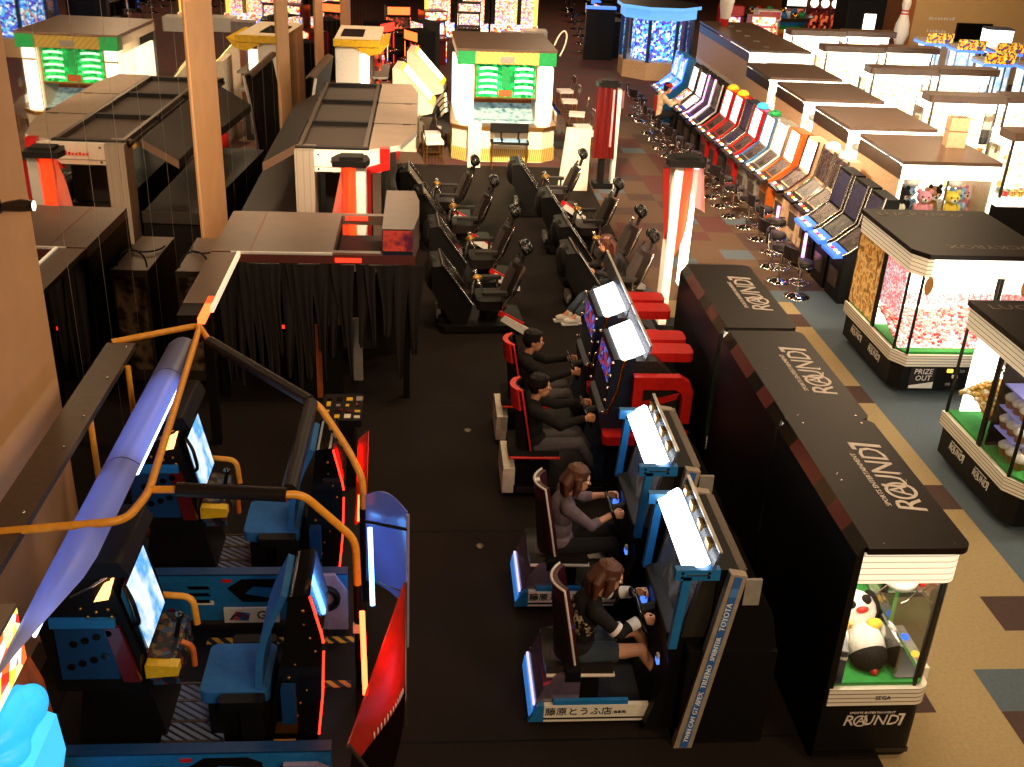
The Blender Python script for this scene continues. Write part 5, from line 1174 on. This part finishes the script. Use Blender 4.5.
def cab_blue(loc, label, near):
    t = thing('racing_cabinet', loc, 0, label, 'racing game', 'blue driving cabinets')
    B().box(1.0, 2.0, -.3, .3, .03, .12, 'black').box(1.95, 2.62, -.55, .55, .02, .9, 'black').build('base', t, .01)
    s = B().box(.95, 2.0, -.34, -.3, .06, .22, 'whitetrim').prism([(.95, .06), (.83, .06), (.9, .22), (.95, .22)], -.34, -.3, 'blue', 'y').box(1.02, 1.6, -.335, -.3, .22, .26, 'blue').box(.95, 2.0, -.343, -.3, .085, .1, 'black').box(1.95, 2.05, -.345, -.29, .05, .3, 'black')
    s.text('藤原とうふ店', .08, frame(1.22, -.343, .158, (1, 0, 0), (0, 0, 1)), 'black', sx=1.1).text('(自家用)', .03, frame(1.54, -.343, .15, (1, 0, 0), (0, 0, 1)), 'black'); s.build('side_skirt', t)
    B().box(.9, 2.0, .3, .34, .06, .22, 'whitetrim').build('far_skirt', t)
    n0 = set(t.children)
    tp = [(.76, .06), (.78, .2), (.84, .36), (.92, .46), (1.08, .5), (1.12, .44), (1.12, .06)]
    B().prism(tp, -.3, .3, 'purplegloss', 'y').box(1.0, 1.12, -.31, .31, .42, .52, 'black').build('tail_housing', t, .01)
    l = B().prism([(.755, .06), (.768, .17), (.755, .17), (.74, .06)], -.31, .31, 'tail_blue', 'y').cut()
    l.tube([(.775, -.3, .2), (.775, .3, .2)], .012, 'tail_neon', 6).cut().tube([(1.06, -.28, .51), (1.06, .28, .51)], .008, 'tail_neon', 6); l.each('tail_light', t)
    for o in set(t.children) - n0: o.location.x = .1
    bucket(t, 'maroon', 'piping', 'leather', None, .1)
    wheel(t)
    B().prism([(1.72, .05), (1.86, .62), (1.80, .98), (1.95, 1.02), (2.1, 1.02), (2.1, .05)], -.42, .42, 'black', 'y').build('dashboard', t, .012)
    d = B().box(1.76, 1.80, .22, .30, .7, .85, 'led_b2').cut().box(1.78, 1.80, -.35, -.29, .62, .66, 'led_b2').box(1.78, 1.80, -.34, -.3, .66, .70, 'white'); d.each('dash_light', t)
    B().slab(1.78, 1.93, .36, .42, .55, .6, .02, 'char').cyl((1.86, .32, .5), (1.84, .32, .72), .012, 'silver', 8).ball((1.84, .32, .74), .03, 'black_gloss', 10, 7).build('gear_lever', t)
    m = B().prism([(1.9, .98), (2.0, 1.52), (2.12, 1.54), (2.1, .98)], -.47, .47, 'char', 'y').add([(1.899, -.42, 1.01), (1.899, .42, 1.01), (1.992, .42, 1.49), (1.992, -.42, 1.49)], [(3, 2, 1, 0)], 'scr_sil'); m.build('monitor', t, .006)
    f = B()
    for sy in (-.5, .5): f.prism([(1.80, .92), (1.84, 1.56), (1.90, 1.56), (1.86, .92)], sy - .03, sy + .03, 'blue', 'y').box(1.78, 2.1, sy - .03, sy + .03, 1.53, 1.62, 'blue').cut()
    f.each('blue_bracket', t)
    h = B()
    for x in (1.83, 2.02): h.cyl((x, -.534, 1.56), (x, -.53, 1.56), .012, 'black', 8).cyl((x, -.534, 1.595), (x, -.53, 1.595), .012, 'black', 8)
    h.box(1.86, 2.02, -.534, -.53, 1.572, 1.582, 'silver'); h.build('bracket_slot', t)
    p = B()
    for sy in (-.545, .545):
        a = .0 if sy < 0 else .03
        p.prism([(1.93, 0), (2.07, 0), (2.28, 1.6), (2.16, 1.62)], sy - .035, sy + .035, 'postgrey', 'y').cut()
    pl = p.each('slanted_post', t)
    q = B().prism([(1.975, .01), (2.035, .01), (2.245, 1.59), (2.19, 1.6)], -.586, -.58, 'stripeblue', 'y')
    dr = V((.2, 0, 1.6)).normalized(); up = V((-1.6, 0, .2)).normalized()
    for tx, k, sz in (('TOYOTA', .78, .06), ('SPRINTER', .60, .05), ('TRUENO', .44, .055), ('GT APEX', .28, .055), ('TWIN CAM', .12, .05)):
        c0 = V((2.005 + .21 * k, -.588, .0 + 1.6 * k)); q.text(tx, sz, frame(c0.x, c0.y, c0.z, dr, up), 'white', .1)
    q.build('stripe', pl[0])
    B().prism([(1.85, 1.57), (2.0, 1.67), (2.03, 1.65), (1.88, 1.54)], -.49, .49, 'marq', 'y').build('marquee', t)
    B().prism([(2.03, 1.6), (2.075, 1.76), (2.09, 1.76), (2.06, 1.6)], -.52, .52, 'acr_clear', 'y').build('header_sheet', t)
    B().box(2.07, 2.095, -.52, .52, 1.755, 1.77, 'acryl_edge').build('header_edge', t)
    k = B()
    for y in (-.35, -.1, .15, .36): k.box(2.04, 2.1, y, y + .09, 1.66, 1.72, 'brass').cut()
    k.each('sheet_glint', t)  # brass blocks stand in for gold reflections in the header sheet
    B().prism([(2.1, .0), (2.1, 1.6), (2.24, 1.6), (2.55, 1.2), (2.62, .9), (2.62, 0)], -.5, .5, 'black', 'y').box(2.24, 2.3, -.5, .5, 1.56, 1.6, 'gunmetal').build('rear_body', t, .01)
    B().box(2.3, 2.42, -.515, -.49, 1.3, 1.52, 'grey').build('label_plate', t)
    return t
mat('postgrey', '#9a8b7a', .45); mat('purplegloss', '#54485a', .2, coat=.6); glow('tail_neon', '#c9c4ff', 1.3); glow('tail_blue', '#3f8ae0', .6); stripes('stripeblue', '#2f62a8', '#4a7fc0', 4, (0, 0, 1), .7)
cab_blue((0, 6.5, .006), 'blue-framed driving cabinet with white lettered skirt, nearest the camera', True)
cab_blue((0, 7.92, .006), 'blue-framed driving cabinet with lettered skirt, between its twin and the red ones', False)

def cab_red(loc, label, far=.55):
    t = thing('racing_cabinet', loc, 0, label, 'racing game', 'red driving cabinets')
    B().box(.95, 2.0, -.54, .2, .02, .14, 'black').box(.98, 1.9, -.56, -.54, .05, .12, 'char').box(1.95, 2.8, -.5, .5, .02, .75, 'black').build('base', t, .01)
    B().box(.84, .97, -.54, .06, .04, .34, 'cream').box(.835, .85, -.54, .06, .3, .34, 'gunmetal').build('tail_housing', t, .02)
    bucket(t, 'black_gloss', 'redseat', 'cloth_k', 'redseat', .05, -.24)
    wheel(t, 1.72, y=-.24)
    B().prism([(1.75, .05), (1.86, .62), (1.82, .94), (1.95, 1.0), (2.1, 1.0), (2.1, .05)], -.42, .3, 'navy', 'y').build('dashboard', t, .012)
    st_ = B()
    for sy in (-.44, .44): st_.slab(1.86, 2.2, sy - .17, sy + .03, .66, .76, .04, 'red').cut()
    st_.each('red_wing', t)
    m = B().prism([(1.88, .9), (1.94, 1.54), (2.16, 1.56), (2.16, .9)], -.4, .4, 'navy', 'y').add([(1.879, -.35, .96), (1.879, .35, .96), (1.934, .35, 1.5), (1.934, -.35, 1.5)], [(3, 2, 1, 0)], 'navy').add([(1.90, -.33, 1.24), (1.90, .33, 1.24), (1.926, .33, 1.48), (1.926, -.33, 1.48)], [(3, 2, 1, 0)], 'scr_blueart'); m.build('monitor', t, .01)
    g = B()
    for sy in (-.42, .42):
        for k in range(5): g.ball((1.86 + .015 * k, sy, .95 + .14 * k), .022, 'chrome', 8, 6).cut()
    g.each('bolt', t)
    e = B()
    for sy in (-.41, .41): e.tube([(1.9, sy, .92), (2.0, sy, 1.2), (2.04, sy, 1.54)], .018, 'gold', 6).cut()
    e.each('gold_trim', t)
    B().prism([(2.0, 1.56), (2.22, 1.66), (2.25, 1.62), (2.03, 1.52)], -.4, .38, 'marq', 'y').build('marquee', t)
    B().prism([(2.22, 1.6), (2.26, 1.76), (2.275, 1.76), (2.26, 1.6)], -.55, far, 'acr_clear', 'y').build('header_sheet', t); B().box(2.255, 2.28, -.55, far, 1.755, 1.77, 'acryl_edge').build('header_edge', t)
    B().prism([(2.16, .75), (2.16, 1.5), (2.4, 1.5), (2.72, 1.2), (2.78, .75)], -.34, .36, 'char', 'y').build('rear_body', t, .02)
    a = B()
    out = [(2.14, .78), (2.14, 1.4), (2.62, 1.4), (2.72, 1.34), (2.76, 1.24), (2.76, .78)]; inn = [(2.24, .86), (2.24, 1.26), (2.58, 1.26), (2.64, 1.22), (2.66, 1.16), (2.66, .86)]
    for sy in (-.47, ):
        for i in range(5):
            j = i + 1; a.prism([out[i], out[j], inn[j], inn[i]], sy - .05, sy + .05, 'red', 'y')
        a.box(2.14, 2.76, sy - .05, sy + .05, .74, .87, 'red')
    a.build('red_arch', t)
    B().prism([(2.26, 1.0), (2.6, 1.12), (2.64, 1.18), (2.26, 1.08)], -.46, -.42, 'red', 'y').box(2.5, 2.62, -.45, -.41, .88, 1.0, 'cream').box(2.3, 2.46, -.45, -.42, .88, .92, 'white').build('bracket', t)
    w = B()
    for y in (-.05, .3): w.slab(2.3, 2.82, y - .13, y + .13, 1.42, 1.52, .06, 'red').cut()
    w.each('red_cover', t)
    return t
screen('scr_blueart', ['#4a60ff', '#a03a60', '#2a2a6a', '#80a0ff', '#d04a4a'], .4, 22)
cab_red((0, 10.05, .006), 'red driving cabinet with red arch, next to the blue cabinets')
cab_red((0, 11.2, .006), 'red driving cabinet farther back, next to the motion chairs', 1.2)

# ---------------------------------------------------------------- the drivers
def leopard(t, H, el, hands, sh, ch):
    b = B().ball((ch[0] - .02, 0, ch[2] - .05), (.118, .17, .19), 'leopard', 16, 12); b.build('patterned_back', t)
    c = B()
    for i in range(2):
        E_ = V(el[i]); w = V(hands[i]) - V((.085, 0, 0)); c.tube([tuple(E_.lerp(w, .5)), tuple(E_.lerp(w, .92))], [.05, .047], 'cloth_white', 12).tube([tuple(V(sh[i]).lerp(E_, .75)), tuple(V(sh[i]).lerp(E_, .9))], [.066, .064], 'cloth_white', 12).cut()
    c.each('cuff', t)
person((1.24, 6.52, .0), 0, 'person with red-brown hair in a patterned black top and dark shorts, driving', 'cloth_k', 'denim', 'hair_au', 'bob', 'long', True, lean=.14, head_tilt=14, hands=[(.505, -.165, .88), (.505, .165, .90)], extra=leopard)
person((1.24, 7.95, .0), 0, 'person with auburn bob in a mauve-grey top, driving', 'cloth_mauve', 'cloth_k', 'hair_au', 'bob', 'mid', False, lean=.1, head_tilt=8, hands=[(.505, -.165, .90), (.505, .165, .90)], turn=-8)
person((1.18, 9.80, .0), 0, 'person with short dark hair in a black jacket, driving the red cabinet with arch', 'cloth_k', 'cloth_g', 'hair_k', 'short', 'long', False, lean=.02, hands=[(.575, -.165, .88), (.575, .165, .90)])
person((1.18, 10.96, .0), 0, 'person with short dark hair in a dark jacket, driving the farther red cabinet', 'cloth_k', 'cloth_g', 'hair_k', 'short', 'long', False, lean=.05, hands=[(.575, -.165, .86), (.575, .165, .88)], turn=-6)
person((2.93, 14.78, -.1), 187, 'person with long brown hair in black, seated with legs stretched on a motion chair', 'cloth_k', 'denim', 'hair_br', 'long', 'long', False, lean=.2, head_tilt=12, hands=[(.52, -.2, .78), (.52, .18, .8)], knees=[(.45, .08, .56), (.43, .24, .54)], feet=[(.84, .36, .27), (.76, .5, .27)], shoes='cloth_white')
def redcap(t, H, el, hands, sh, ch):
    b = B(); b.M = H; b.ball((-.01, 0, .07), (.112, .1, .085), 'cloth_red', 16, 10).slab(.06, .17, -.07, .07, .06, .075, .04, 'cloth_red'); b.build('cap', t)
    b = B().grid(lambda u, v: (ch[0] - .16 - .02 * math.sin(PI * u), -.22 + .2 * u, 1.02 - .5 * v), 5, 6, 'cloth_red', .03); b.build('red_scarf', t)
person((5.72, 26.2, .1), 5, 'person in a cream shirt and red cap seated at the slot machines', 'cloth_cream', 'cloth_k', 'hair_k', 'short', 'long', False, lean=.18, head_tilt=12, hands=[(.5, -.16, .86), (.5, .16, .82)], feet=[(.42, -.1, .14), (.42, .1, .14)], extra=redcap)
copy_tree(st, (5.70, 26.2, 0), 0, 'chrome stool under the person in the red cap')
# ================================================================ blue motion ride in the corner
RIDE = thing('motion_ride', (0, 0, 0), 0, 'large blue and yellow tube-framed ride platform with two seats and screens', 'arcade ride')
B().slab(-2.75, -.5, 5.3, 9.2, .006, .06, .05, 'black').build('platform', RIDE)
# roll-cage of yellow tube
Z = 1.9
yt = B()
yt.tube(bent([(-2.86, 9.16, Z), (-2.14, 9.59, Z), (-1.93, 6.55, Z), (-2.0, 6.2, Z), (-2.85, 6.06, Z)], .12), .03, 'yellow', 10).cut()
yt.tube(bent([(-1.93, 6.6, Z), (-1.72, 6.6, Z)], .05), .028, 'yellow', 10).cut()
yt.tube(bent([(-.97, 6.53, Z), (-.86, 6.55, Z), (-.49, 6.62, 1.45), (-.48, 6.6, 1.05)], .1), .03, 'yellow', 10).cut()
yt.tube(bent([(-2.14, 9.55, Z), (-1.98, 9.2, Z)], .05), .028, 'yellow', 10).cut()
yt.tube(bent([(-.95, 7.99, Z), (-.88, 7.97, Z), (-.62, 7.87, 1.5), (-.5, 7.74, 1.3), (-.5, 7.72, 1.0)], .08), .03, 'yellow', 10).cut()
yt.tube([(-2.62, 8.75, .06), (-2.62, 8.75, 1.85)], .026, 'yellow', 8).cut()
yt.tube(bent([(-2.72, 7.9, .06), (-2.72, 7.9, 1.85)], .05), .026, 'yellow', 8).cut()
yt.tube([(-2.72, 7.9, .9), (-2.9 + .05, 7.3, .5)], .024, 'yellow', 8).cut()
yt.each('yellow_tube', RIDE)
d = B(); d.tube([(-.76, 7.925, 1.7), (-.65, 7.89, 1.53)], .033, 'hazband', 10); d.build('hazard_band', RIDE)
stripes('hazband', '#1a1715', '#c9a070', 9, (1, 0, -1), .35)
b = B(); b.tube([(-.48, 6.6, 1.06), (-.48, 6.6, .05)], .034, 'black', 10).box(-.52, -.44, 6.56, 6.6, .62, .7, 'cream').cut().tube([(-.5, 7.72, 1.02), (-.5, 7.72, .05)], .034, 'black', 10).cut(); b.each('lower_post', RIDE)
p = B(); p.tube([(-1.74, 6.6, Z), (-.96, 6.53, Z)], .055, 'leather', 10).cut().tube([(-1.98, 9.2, Z), (-.94, 7.99, Z)], .055, 'leather', 10).cut().tube([(-.93, 7.95, Z), (-.95, 6.58, Z)], .06, 'leather', 10).cut(); p.each('padded_bar', RIDE)
# curved blue awning and back rail
aw = lambda v: min(1, max(.08, (4.55 * v) / 1.0))
B().grid(lambda u, v: (-2.38 + .27 * u * aw(v), 4.75 + 4.55 * v, 1.80 + .10 * math.sin(PI * (.1 + .8 * u)) * aw(v)), 6, 20, 'awn', .015).build('awning', RIDE)
tinted('awn', '#c6cdf0', .9, .3)
jn = B()
for y in (7.05, 8.6): jn.grid(lambda u, v, y=y: (-2.38 + .27 * u, y + .012 * v, 1.803 + .10 * math.sin(PI * (.1 + .8 * u))), 6, 1, 'char').cut()
jn.each('awning_joint', RIDE)
rl = B().box(-2.9, -2.64, 4.4, 9.15, 1.84, 1.9, 'gunmetal'); rl.build('back_rail', RIDE, .01)
bl = B()
for y in (5.3, 6.3, 7.2, 7.7, 8.4, 9.05): bl.ball((-2.7, y, 1.905), .014, 'silver', 8, 5).cut()
bl.each('bolt', RIDE)
tb = B().cyl((-2.16, 7.1, 1.74), (-2.16, 8.5, 1.74), .022, 'neon_lav', 8).cut().cyl((-2.3, 5.2, 1.745), (-2.3, 6.9, 1.745), .012, 'neon_lav', 8); tb.each('awning_tube', RIDE)  # the thinner tube is added out of sight to brighten the near awning
# one riding position, built round its own centre line y = 0
def station(y0, first):
    t = thing('ride_station', (0, y0, 0), 0); t.parent = RIDE
    # monitor pod
    B().prism([(-2.55, .62), (-2.62, 1.25), (-2.4, 1.62), (-2.1, 1.66), (-2.05, 1.42), (-1.95, .95), (-1.98, .62)], -.33, .33, 'black', 'y').build('pod_shell', t, .03)
    B().prism([(-2.55, 1.5), (-2.32, 1.74), (-2.0, 1.74), (-1.94, 1.62), (-2.3, 1.62)], -.36, .36, 'black', 'y').build('pod_hood', t, .02)
    s = B().prism([(-2.04, 1.40), (-1.95, .92), (-1.91, .92), (-2.02, 1.50)], -.3, .3, 'black_gloss', 'y').add([(-2.012, -.27, 1.46), (-2.012, .25, 1.46), (-1.908, .25, .945), (-1.908, -.27, .945)], [(3, 2, 1, 0)], 'scr_blue'); s.build('screen', t)
    B().tube(bent([(-2.0, -.30, 1.5), (-1.93, -.40, 1.46), (-1.90, -.41, 1.28), (-1.97, -.31, 1.18)], .05), .016, 'black', 6).build('screen_guard', t)
    v = B().box(-2.5, -2.1, -.352, -.33, .74, 1.22, 'dkblue')
    for i in range(4):
        for j in range(2): v.cyl((-2.42 + .08 * i + .04 * j, -.36, .86 + .2 * j + .03 * i), (-2.42 + .08 * i + .04 * j, -.35, .86 + .2 * j + .03 * i), .028, 'black_gloss', 10)
    v.box(-2.52, -2.08, -.37, -.33, 1.2, 1.27, 'blue'); v.build('vent_plate', t, .006)
    B().prism([(-2.08, .72), (-2.16, 1.2), (-2.06, 1.2), (-1.96, .72)], -.36, -.33, 'dkred', 'y').build('red_plate', t)
    l = B().prism([(-2.2, 1.42), (-2.1, 1.44), (-2.06, 1.58), (-2.12, 1.56)], -.36, -.3, 'podlamp', 'y'); l.build('lamp', t, .02)
    g = B()
    for (x, z) in ((-2.3, 1.35), (-2.2, 1.32), (-2.26, 1.28), (-2.12, 1.34), (-2.1, 1.28)): g.ball((x, -.34, z), .012, 'brass', 8, 5).cut()
    g.each('rivet', t)
    B().tube([(-2.35, -.34, 1.45), (-2.2, -.36, 1.55), (-2.0, -.33, 1.68)], .012, 'silver', 6).build('edge_wire', t)
    # pedestal, console, treads
    B().prism([(-2.5, .06), (-2.4, .62), (-1.95, .62), (-1.85, .06)], -.25, .25, 'black', 'y').build('pedestal', t, .02)
    c = B().prism([(-1.95, .55), (-1.95, .82), (-1.76, .78), (-1.74, .55)], -.2, .3, 'scr_console', 'y'); c.build('console', t, .01)
    B().prism([(-1.95, .68), (-1.72, .70), (-1.72, .78), (-1.95, .80)], -.28, -.19, 'yel2', 'y').build('yellow_block', t, .01)
    j = B().cyl((-1.80, .06, .78), (-1.76, .06, .95), .018, 'black', 8).ball((-1.76, .06, .97), .035, 'black_gloss', 10, 7); j.build('joystick', t)
    gr = B().tube(bent([(-2.0, .34, .95), (-1.72, .33, .93), (-1.70, .3, .7)], .08), .026, 'yellow', 8).cut().tube(bent([(-1.74, -.05, .82), (-1.66, -.05, .78), (-1.66, -.05, .6)], .05), .022, 'orange', 8); gr.each('grab_rail', t)
    B().box(-1.9, -1.45, -.34, .3, .06, .12, 'chevron').build('tread', t)
    ln = B()
    for y in (-.33, -.12, .1, .29): ln.box(-1.9, -1.45, y - .012, y + .012, .12, .126, 'gunmetal').cut()
    ln.each('tread_strip', t)
    # seat faces -x
    B().slab(-1.6, -1.1, -.26, .28, .42, .52, .06, 'padblue').build('seat_cushion', t, .02)
    B().grid(lambda u, v: (-1.15 + .22 * v - .06 * math.sin(PI * v), -.24 + .5 * u, .5 + .85 * v), 6, 10, 'padblue', .05).build('backrest', t)
    B().prism([(-1.08, .42), (-.98, .9), (-.92, 1.38), (-.78, 1.40), (-.70, 1.0), (-.72, .5), (-.76, .06), (-1.12, .06)], -.27, .29, 'sparkle', 'y').build('seat_shell', t, .03)
    a = B()
    for sy in (-.32, .34): a.slab(-1.45, -1.12, sy - .05, sy + .05, .44, .52, .03, 'black').box(-1.3, -1.15, sy - .03, sy + .03, .1, .44, 'black').cut()
    a.each('armrest', t)
    B().box(-1.55, -1.1, -.25, .27, .06, .42, 'black').build('seat_base', t, .02)
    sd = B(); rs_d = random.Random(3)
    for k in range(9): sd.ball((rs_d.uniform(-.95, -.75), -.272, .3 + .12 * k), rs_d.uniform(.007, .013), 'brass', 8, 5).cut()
    sd.each('glint_bead', t)  # brass beads stand in for glints of reflections on the glossy shell
    n = B().tube([(-.77, -.27, 1.38), (-.70, -.275, 1.06), (-.69, -.275, .98)], .009, 'neon_r2', 6).cut().tube([(-.69, -.275, .9), (-.71, -.275, .5), (-.75, -.275, .12)], .009, 'neon_r2', 6).cut(); n.each('neon_strip', t)
    B().box(-1.0, -.9, -.36, -.28, .3, .62, 'dkblue').cut().box(-1.08, -.92, -.42, -.3, .06, .1, 'yel2').each('side_bracket', t)
    return t
glow('neon_r2', '#ff2a1a', 5.0); mat('sparkle', '#100e0e', .12, coat=.8); screen('scr_console', ['#1a1a1c', '#5a2a2a', '#6a5a3a', '#20242c', '#304a6a'], 0.0, 22)
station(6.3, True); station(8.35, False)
# blue cross panels with lettering plate, black shapes
for y, z0, x1 in ((7.36, .12, -.62), (5.6, -.1, -.62)):
    b = B().box(-2.45, x1, y, y + .06, max(.06, z0), z0 + .46, 'blue').box(-2.45, x1, y - .0, y + .1, z0 + .46, z0 + .48, 'dkblue'); pn = b.build('cross_panel', RIDE, .008)
    k = B()
    for i in range(3): k.prism([(-1.95, z0 + .36 - .07 * i), (-1.78, z0 + .36 - .07 * i), (-1.76, z0 + .33 - .07 * i), (-1.93, z0 + .33 - .07 * i)], y - .006, y, 'black', 'y').cut()
    k.prism([(-1.62, z0 + .34), (-1.5, z0 + .43), (-1.2, z0 + .43), (-1.1, z0 + .38), (-1.1, z0 + .33), (-1.4, z0 + .36), (-1.48, z0 + .28), (-1.3, z0 + .24), (-1.1, z0 + .26), (-1.1, z0 + .2), (-1.5, z0 + .2)], y - .006, y, 'black', 'y').cut()
    k.box(-1.9, -1.74, y - .006, y, z0 + .17, z0 + .21, 'white').cut().box(-1.66, -1.58, y - .006, y, z0 + .4, z0 + .43, 'red').cut(); k.each('panel_marking', pn)
    if z0 < 0: continue
    g = B().box(-1.66, -1.2, y - .03, y - .01, z0 - .0, z0 + .15, 'white').add([(-1.62, y - .031, z0 + .03), (-1.46, y - .031, z0 + .02), (-1.44, y - .031, z0 + .1), (-1.56, y - .031, z0 + .12)], [(0, 1, 2, 3)], 'scr_rider').text('GT', .12, frame(-1.31, y - .032, z0 + .075, (1, 0, 0), (0, 0, 1)), 'black'); g.build('name_plate', pn)
    B().box(-2.3, -2.05, y - .03, y - .01, z0 - .0, z0 + .14, 'scr_rider').build('picture_plate', pn)
hz = B().box(-1.78, -.56, 7.12, 7.2, .06, .066, 'hazard').cut().box(-.8, -.55, 6.58, 6.66, .06, .066, 'hazard').cut(); hz.each('hazard_strip', RIDE)
# purple lit side plates by the posts
B().prism([(-.95, .06), (-.95, .62), (-.72, .62), (-.62, .45), (-.62, .06)], 7.30, 7.34, 'purpleplate', 'y').ring((-.8, 7.28, .4), .1, .03, 'black', 16, 6, 'y').build('side_plate', RIDE)
B().prism([(-.95, .06), (-.95, .3), (-.72, .3), (-.62, .24), (-.62, .06)], 5.54, 5.58, 'purpleplate', 'y').build('side_plate', RIDE)
mat('purpleplate', '#8f8aa8', .4)
# console board at the far end
b = B().slab(-1.04, -.62, 9.6, 10.2, .78, .86, .03, 'black'); rr = random.Random(8)
for i in range(4):
    for j in range(4): b.box(-1.0 + .1 * i, -1.0 + .1 * i + rr.uniform(.03, .08), 9.65 + .13 * j, 9.65 + .13 * j + rr.uniform(.04, .1), .86, .866, ['cream', 'yel2', 'grey', 'black_gloss'][rr.randrange(4)])
b.box(-.96, -.7, 9.7, 10.1, .006, .78, 'black'); tag(b.build('label_board'), 'black console covered with cream and yellow labels before the booth curtains', 'console')
# tinted side screens with neon tubes
sb = B().grid(lambda u, v: (-.46 + .35 * u, 7.42 + .1 * math.sin(PI * u) * (1 - .4 * v) - .25 * u * 1.0 - .12 * v * u, 1.34 - .85 * v + .04 * math.sin(PI * u) * (1 - v)), 10, 8, 'acr_blue', .012); sb.build('blue_screen', RIDE)
fr_ = B().tube([(-.46, 7.3, 1.16), (-.11, 7.12, 1.2)], .014, 'black', 6).cut().tube([(-.11, 7.14, 1.33), (-.11, 7.02, .1)], .016, 'purpleplate', 6).cut().tube([(-.46, 7.28, .62), (-.12, 7.06, .62)], .008, 'gunmetal', 5).cut(); fr_.each('screen_frame', RIDE)
tn = B().cyl((-.42, 7.3, 1.1), (-.395, 7.06, .5), .02, 'neon_b', 10).cut().cyl((-.425, 6.22, 1.1), (-.4, 6.02, .5), .02, 'neon_r', 10).cut(); tn.each('neon_tube', RIDE)
A, Bq, Cq, D_ = V((-.115, 6.54, 1.12)), V((-.11, 6.2, .3)), V((-.24, 5.5, .08)), V((-.47, 5.3, .72))
rs_ = lambda u, v: tuple((A * (1 - u) + D_ * u) * (1 - v) + (Bq * (1 - u) + Cq * u) * v + V((.05, -.02, .0)) * math.sin(PI * u) * math.sin(PI * (.2 + .6 * v)) + V((-.05, 0, -.06)) * math.sin(PI * u) * (1 - v))
B().grid(lambda u, v: rs_(u, v * (.9 - .62 * u)), 12, 6, 'acr_red', .014).build('red_screen', RIDE); B().grid(lambda u, v: rs_(u, (.9 - .62 * u) + v * (.1 + .62 * u)), 12, 6, 'acr_smoke', .014).build('smoked_screen', RIDE)
tinted('acr_smoke', '#6a3a3a', .12)
B().tube([tuple(A), tuple(Bq), tuple(Cq)], .012, 'gunmetal', 6).tube([tuple(D_), tuple(Cq), (-.26, 5.45, .02)], .014, 'gunmetal', 6).tube([tuple(Bq), (-.11, 6.2, .01)], .014, 'gunmetal', 6).build('red_screen_frame', RIDE)
rr = random.Random(12); w_ = B()
for k in range(12):
    q = .25 + .05 * k; c0 = V(rs_(q, .84 - .62 * q)) + V((.012, -.004, 0)); w_.ball(tuple(c0), (.006, .016, rr.uniform(.02, .04)), 'white', 6, 5)
w_.build('faint_lettering', RIDE)
fin = B().grid(lambda u, v: (-.60 + .10 * u, 8.85 - .7 * v, 1.05 - .5 * v + .1 * u), 5, 6, 'acr_red', .012); fin.build('red_fin', RIDE)
n2 = B().cyl((-.58, 8.8, 1.0), (-.57, 8.5, .82), .014, 'neon_r', 8).cut().cyl((-.57, 8.35, .75), (-.57, 8.15, .6), .014, 'neon_r', 8).cut().cyl((-.82, 8.72, 1.28), (-.76, 8.5, 1.0), .014, 'led_b', 8).cut(); n2.each('neon_tube', RIDE)

# dark plank awning running on to the booth
t = thing('light_rail', (0, 0, 0), 0, 'long brown rail with white edge and orange light end, between booth and blue awning', 'rail')
B().prism([(-2.42, 1.84), (-2.42, 1.9), (-2.12, 1.9), (-2.12, 1.84)], 10.15, 11.7, 'topbrown', 'y').box(-2.42, -2.2, 9.85, 10.15, 1.6, 1.89, 'black').build('rail', t)
B().box(-2.12, -2.09, 10.0, 11.7, 1.86, 1.92, 'hdr_dim').build('white_edge', t)
B().box(-2.2, -2.13, 9.75, 10.35, 1.84, 1.9, 'neon_o').build('orange_light', t)
B().box(-2.35, -2.25, 10.6, 10.7, 0, 1.84, 'black').build('post', t)

# ================================================================ corner cabinet with glowing pad
t = thing('corner_cabinet', (0, 0, 0), 0, 'brown-orange cabinet with bright poster side, cut by the frame corner', 'arcade machine')
B().box(-2.86, -2.46, 4.7, 5.42, 0, 1.45, 'brownorange').prism([(-2.46, 1.4), (-2.4, 1.2), (-2.36, .6), (-2.40, 0), (-2.46, 0)], 5.38, 5.44, 'brownorange', 'y').build('body', t, .02)
B().box(-2.86, -2.44, 4.8, 5.36, 1.5, 1.86, 'black', 'greytop').add([(-2.437, 4.8, 1.45), (-2.437, 5.35, 1.45), (-2.437, 5.35, 1.84), (-2.437, 4.8, 1.84)], [(0, 1, 2, 3)], 'scr_poster').build('poster_head', t)
B().prism([(-2.42, .9), (-2.42, 1.05), (-2.32, 1.0), (-2.3, .7), (-2.42, .2)], 4.75, 5.34, 'cyan2', 'y').build('lit_front', t)
g = B().ball((-2.46, 4.98, 1.2), (.17, .27, .13), 'cyan', 16, 10).ball((-2.38, 5.1, 1.18), (.12, .17, .12), 'cyan', 14, 9).ball((-2.45, 4.83, 1.1), (.17, .16, .1), 'cyan', 14, 9).box(-2.55, -2.32, 4.8, 5.12, 1.06, 1.16, 'cyan')
o = remesh(g.build('glowing_pad'), .012, 6); o.location.z = .1; tag(o, 'glowing cyan rounded pad resting on the brown corner cabinet', 'pad')
# black spot lamp on the wall
t = thing('spot_lamp', (MX(7.9) + .025, 7.9, 3.55), 0, 'black spot lamp on the pale pilaster at the frame edge', 'lamp')
B().box(-.0, .02, -.05, .05, -.05, .05, 'black').tube([(0, 0, 0), (.05, 0, .01)], .015, 'silver', 8).build('bracket', t)
B().tube([(.03, 0, 0), (.08, 0, .01), (.18, 0, .02), (.27, 0, .02)], [.03, .04, .05, .042], 'black_gloss', 12).build('lamp_head', t)
B().tube([(.27, 0, .02), (.275, 0, .02)], .038, 'bright', 12).build('lamp_glass', t)
